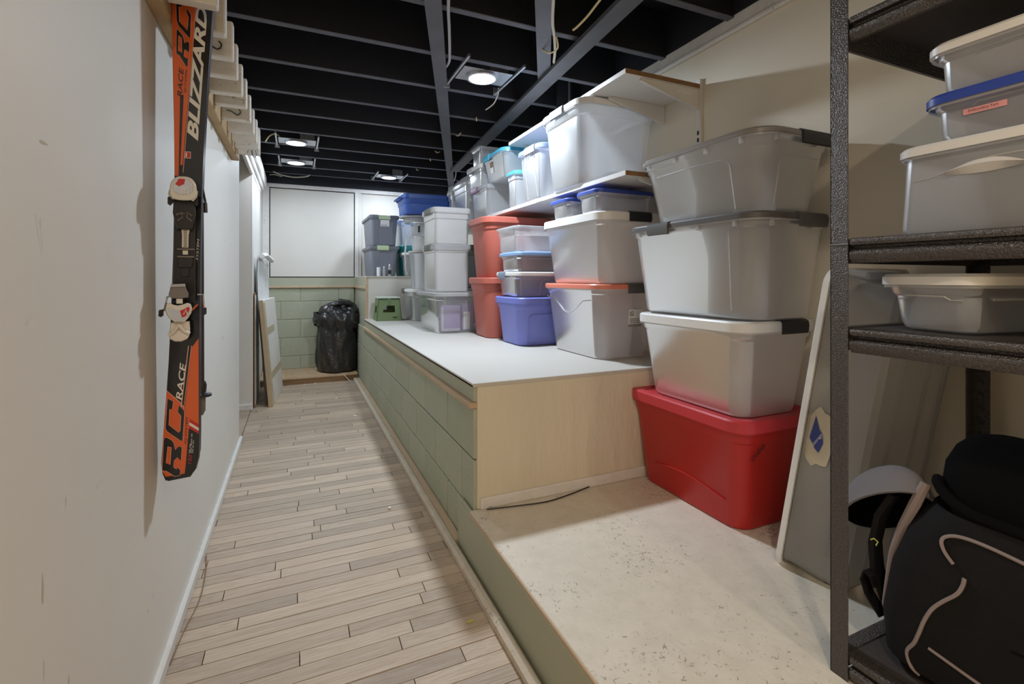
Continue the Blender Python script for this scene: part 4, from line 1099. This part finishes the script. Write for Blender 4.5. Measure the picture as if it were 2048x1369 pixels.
MB().tube([sk(341, 668, .05), sk(350, 662, .053), sk(357, 653, .056), sk(360, 649, .057), sk(364, 653, .056), sk(371, 661, .053), sk(381, 666, .05)], .0045, 8).build('lever_ridge', 'bind_white', t)
for sg, pts in ((-1, [(341, 592), (337, 592), (336, 600), (331, 620), (326, 624)]), (1, [(397, 588), (408, 588), (409, 600), (411, 622)])):
    MB().tube([sk(a, b, .02) for a, b in pts], .0022, 6).build('brake_arm', 'chrome', t)
    e_ = pts[-1]
    plate([(e_[0] - 5, e_[1] - 6), (e_[0] + 4, e_[1] - 8), (e_[0] + 4, e_[1] + 5), (e_[0] - 1, e_[1] + 8), (e_[0] - 6, e_[1] + 6)], .012, .028, 'bind_black', 'brake_foot')
MB().tube([sk(385, 620, .03), sk(397, 608, .024)], .0022, 6).build('brake_spring', 'ski_orange', t)
# partner ski hung behind, base to base
t1 = t
t2, _, _ = ski('ski', 'partner ski hung behind, only its dark edge showing', (-.2795, 1.578, .545))
t = t2
MB().tube([sk(403, 372, .0), sk(409, 400, .0), sk(410, 412, .0)], .003, 6).build('brake_arm', 'bind_black', t2)
MB().tube([sk(409, 405, .0), sk(410, 425, .0)], .005, 8).build('brake_foot', 'bind_black', t2)
# ski pole seen past the edge of the skis
pl = thing('ski_pole', 'thin dark ski pole hung behind the skis, basket low', 'ski pole', (-.243, 1.607, .688))
MB().tube([(0, 0, .03), (-.001, 0, .6), (-.002, 0, 1.05)], [.006, .0055, .0055], 10).build('shaft', 'ski_side', pl)
MB().lathe([(.004, .072), (.017, .068), (.024, .064), (.024, .058), (.006, .054)], n=20).build('basket', 'bind_black', pl)
MB().lathe([(.010, .064), (.012, .09), (.009, .1)], n=12).build('basket_collar', 'bind_black', pl)
MB().lathe([(.003, .005), (.006, .012), (.009, .018), (.009, .055)], n=12).build('tip', 'bind_grey', pl)

# ------------------------------------------------------------------ ceiling cables and odds and ends
def cable(label, pts, r, m, name='cable', group=None):
    # smooth the polyline a little
    P = [Vector(q) for q in pts]
    out = []
    for i in range(len(P) - 1):
        a, b, c_, d_ = P[max(i - 1, 0)], P[i], P[i + 1], P[min(i + 2, len(P) - 1)]
        for k in range(5):
            f = k / 5
            out.append(.5 * ((2 * b) + (c_ - a) * f + (2 * a - 5 * b + 4 * c_ - d_) * f * f + (3 * b - a - 3 * c_ + d_) * f ** 3))
    out.append(P[-1])
    return tag(MB().tube(out, r, 7).build(name, m), label, 'cable', group)
cable('grey cable clipped along the long diagonal strap near the lamp', [(.50, 1.62, 2.205), (.56, 1.88, 2.203), (.635, 2.12, 2.206), (.70, 2.33, 2.208), (.73, 2.45, 2.208), (.72, 2.56, 2.208)], .007, 'conduit')
cable('pale cable running beside the short diagonal strap', [(.80, 1.42, 2.20), (.945, 1.707, 2.20), (1.02, 1.85, 2.195), (1.095, 1.97, 2.205), (1.16, 2.08, 2.20), (1.22, 2.2, 2.20)], .007, 'cablew')
cable('cream cable looping off the pale cable by the joist', [(1.10, 1.96, 2.20), (1.13, 2.0, 2.17), (1.12, 2.06, 2.17), (1.10, 2.10, 2.20)], .004, 'cabley')
cable('cream cable end hanging below the dark ceiling near the trim', [(1.12, 1.50, 2.23), (1.116, 1.631, 2.20), (1.131, 1.746, 2.195), (1.132, 1.83, 2.19), (1.125, 1.855, 2.186)], .005, 'cabley')
cable('short pale cable end drooping from the lamp bracket', [(1.10, 2.66, 2.215), (1.115, 2.70, 2.20), (1.14, 2.83, 2.185), (1.13, 2.95, 2.18)], .004, 'cablew')
cable('white cable sagging across the far joists', [(-.22, 5.72, 2.215), (-.15, 5.76, 2.195), (-.03, 5.79, 2.185), (.10, 5.76, 2.195), (.14, 5.74, 2.215)], .006, 'cablew')
cable('short white cable arching by the far corner', [(-.26, 5.84, 2.20), (-.21, 5.86, 2.21), (-.14, 5.87, 2.195)], .005, 'cablew')
cable('cream cable looped from the lamp beside the timber blocks', [(-.22, 4.28, 2.16), (-.19, 4.25, 2.20), (-.15, 4.26, 2.225), (-.12, 4.30, 2.22)], .005, 'cabley')
cable('grey cable dropping at the far end of the long diagonal strap', [(1.47, 4.55, 2.215), (1.50, 4.75, 2.20), (1.60, 5.1, 2.205), (1.66, 5.35, 2.2)], .006, 'conduit')
for i, (x, y_) in enumerate([(1.172, 3.242), (1.166, 3.641), (1.153, 4.211), (1.17, 4.525), (1.15, 4.978)]):
    a = (.9, 1.7, .2, 1.0, .6)[i]
    tag(MB().tube([(x - .025 * math.cos(a), y_ - .05 * math.sin(a), 2.21), (x, y_, 2.200), (x + .025 * math.cos(a), y_ + .05 * math.sin(a), 2.215)], .0045, 6).build('cable_stub', 'cabley'), 'short yellow cable stub under the dark joists, ' + ['nearest the big lamp', 'second past the big lamp', 'lying across the long diagonal strap', 'curled, fourth past the big lamp', 'farthest, toward the grey totes'][i], 'cable', 'yellow cable stubs under the joists')
tag(MB().bev(1.60, 1.614, 2.690, 2.699, 2.22, 2.36, .002).build('hook_strap', 'galv'), 'small steel strap on the ceiling above the empty shelf', 'strap')
cable('thin dark wire lying along the cream step face', [(.66, 1.712, .204), (.78, 1.69, .204), (.9, 1.675, .204), (1.02, 1.695, .204), (1.12, 1.715, .208)], .0025, 'blackwire', 'wire')
cable('dark cord along the foot of the drywall', [(-.32, 1.62, .004), (-.312, 1.75, .004), (-.295, 1.9, .004), (-.30, 2.05, .004), (-.318, 2.2, .004)], .0015, 'riser', 'cord')
tag(MB().bev(-.012, .012, -.004, .004, 0, .003, .001).build('paper_scrap', 'yellow', None, (.50, 1.44, .001)), 'tiny yellow scrap on the planks near the kerb', 'scrap')
tag(MB().bev(-.006, .006, -.006, .006, 0, .008, .002).build('foam_bit', 'paper', None, (.40, 2.30, .001)), 'small white foam bit on the planks', 'scrap')
for i, (x, y_) in enumerate([(.08, 5.33), (.18, 5.345), (.33, 4.6), (.42, 3.95)]):
    tag(MB().bev(-.012, .012, -.006, .006, 0, .006, .002).build('plaster_crumb', 'paper', None, (x, y_, .001)), 'crumb of white plaster on the floor, ' + ['first along the brown riser', 'second along the brown riser', 'farther from the kerb on open planks', 'next to the kerb'][i], 'scrap', 'plaster crumbs on the floor')
tag(MB().tube([(.46, 5.365, .066), (.50, 5.33, .02), (.52, 5.29, .004)], .003, 6).build('drinking_straw', 'paper'), 'thin white straw propped on the low step', 'straw')
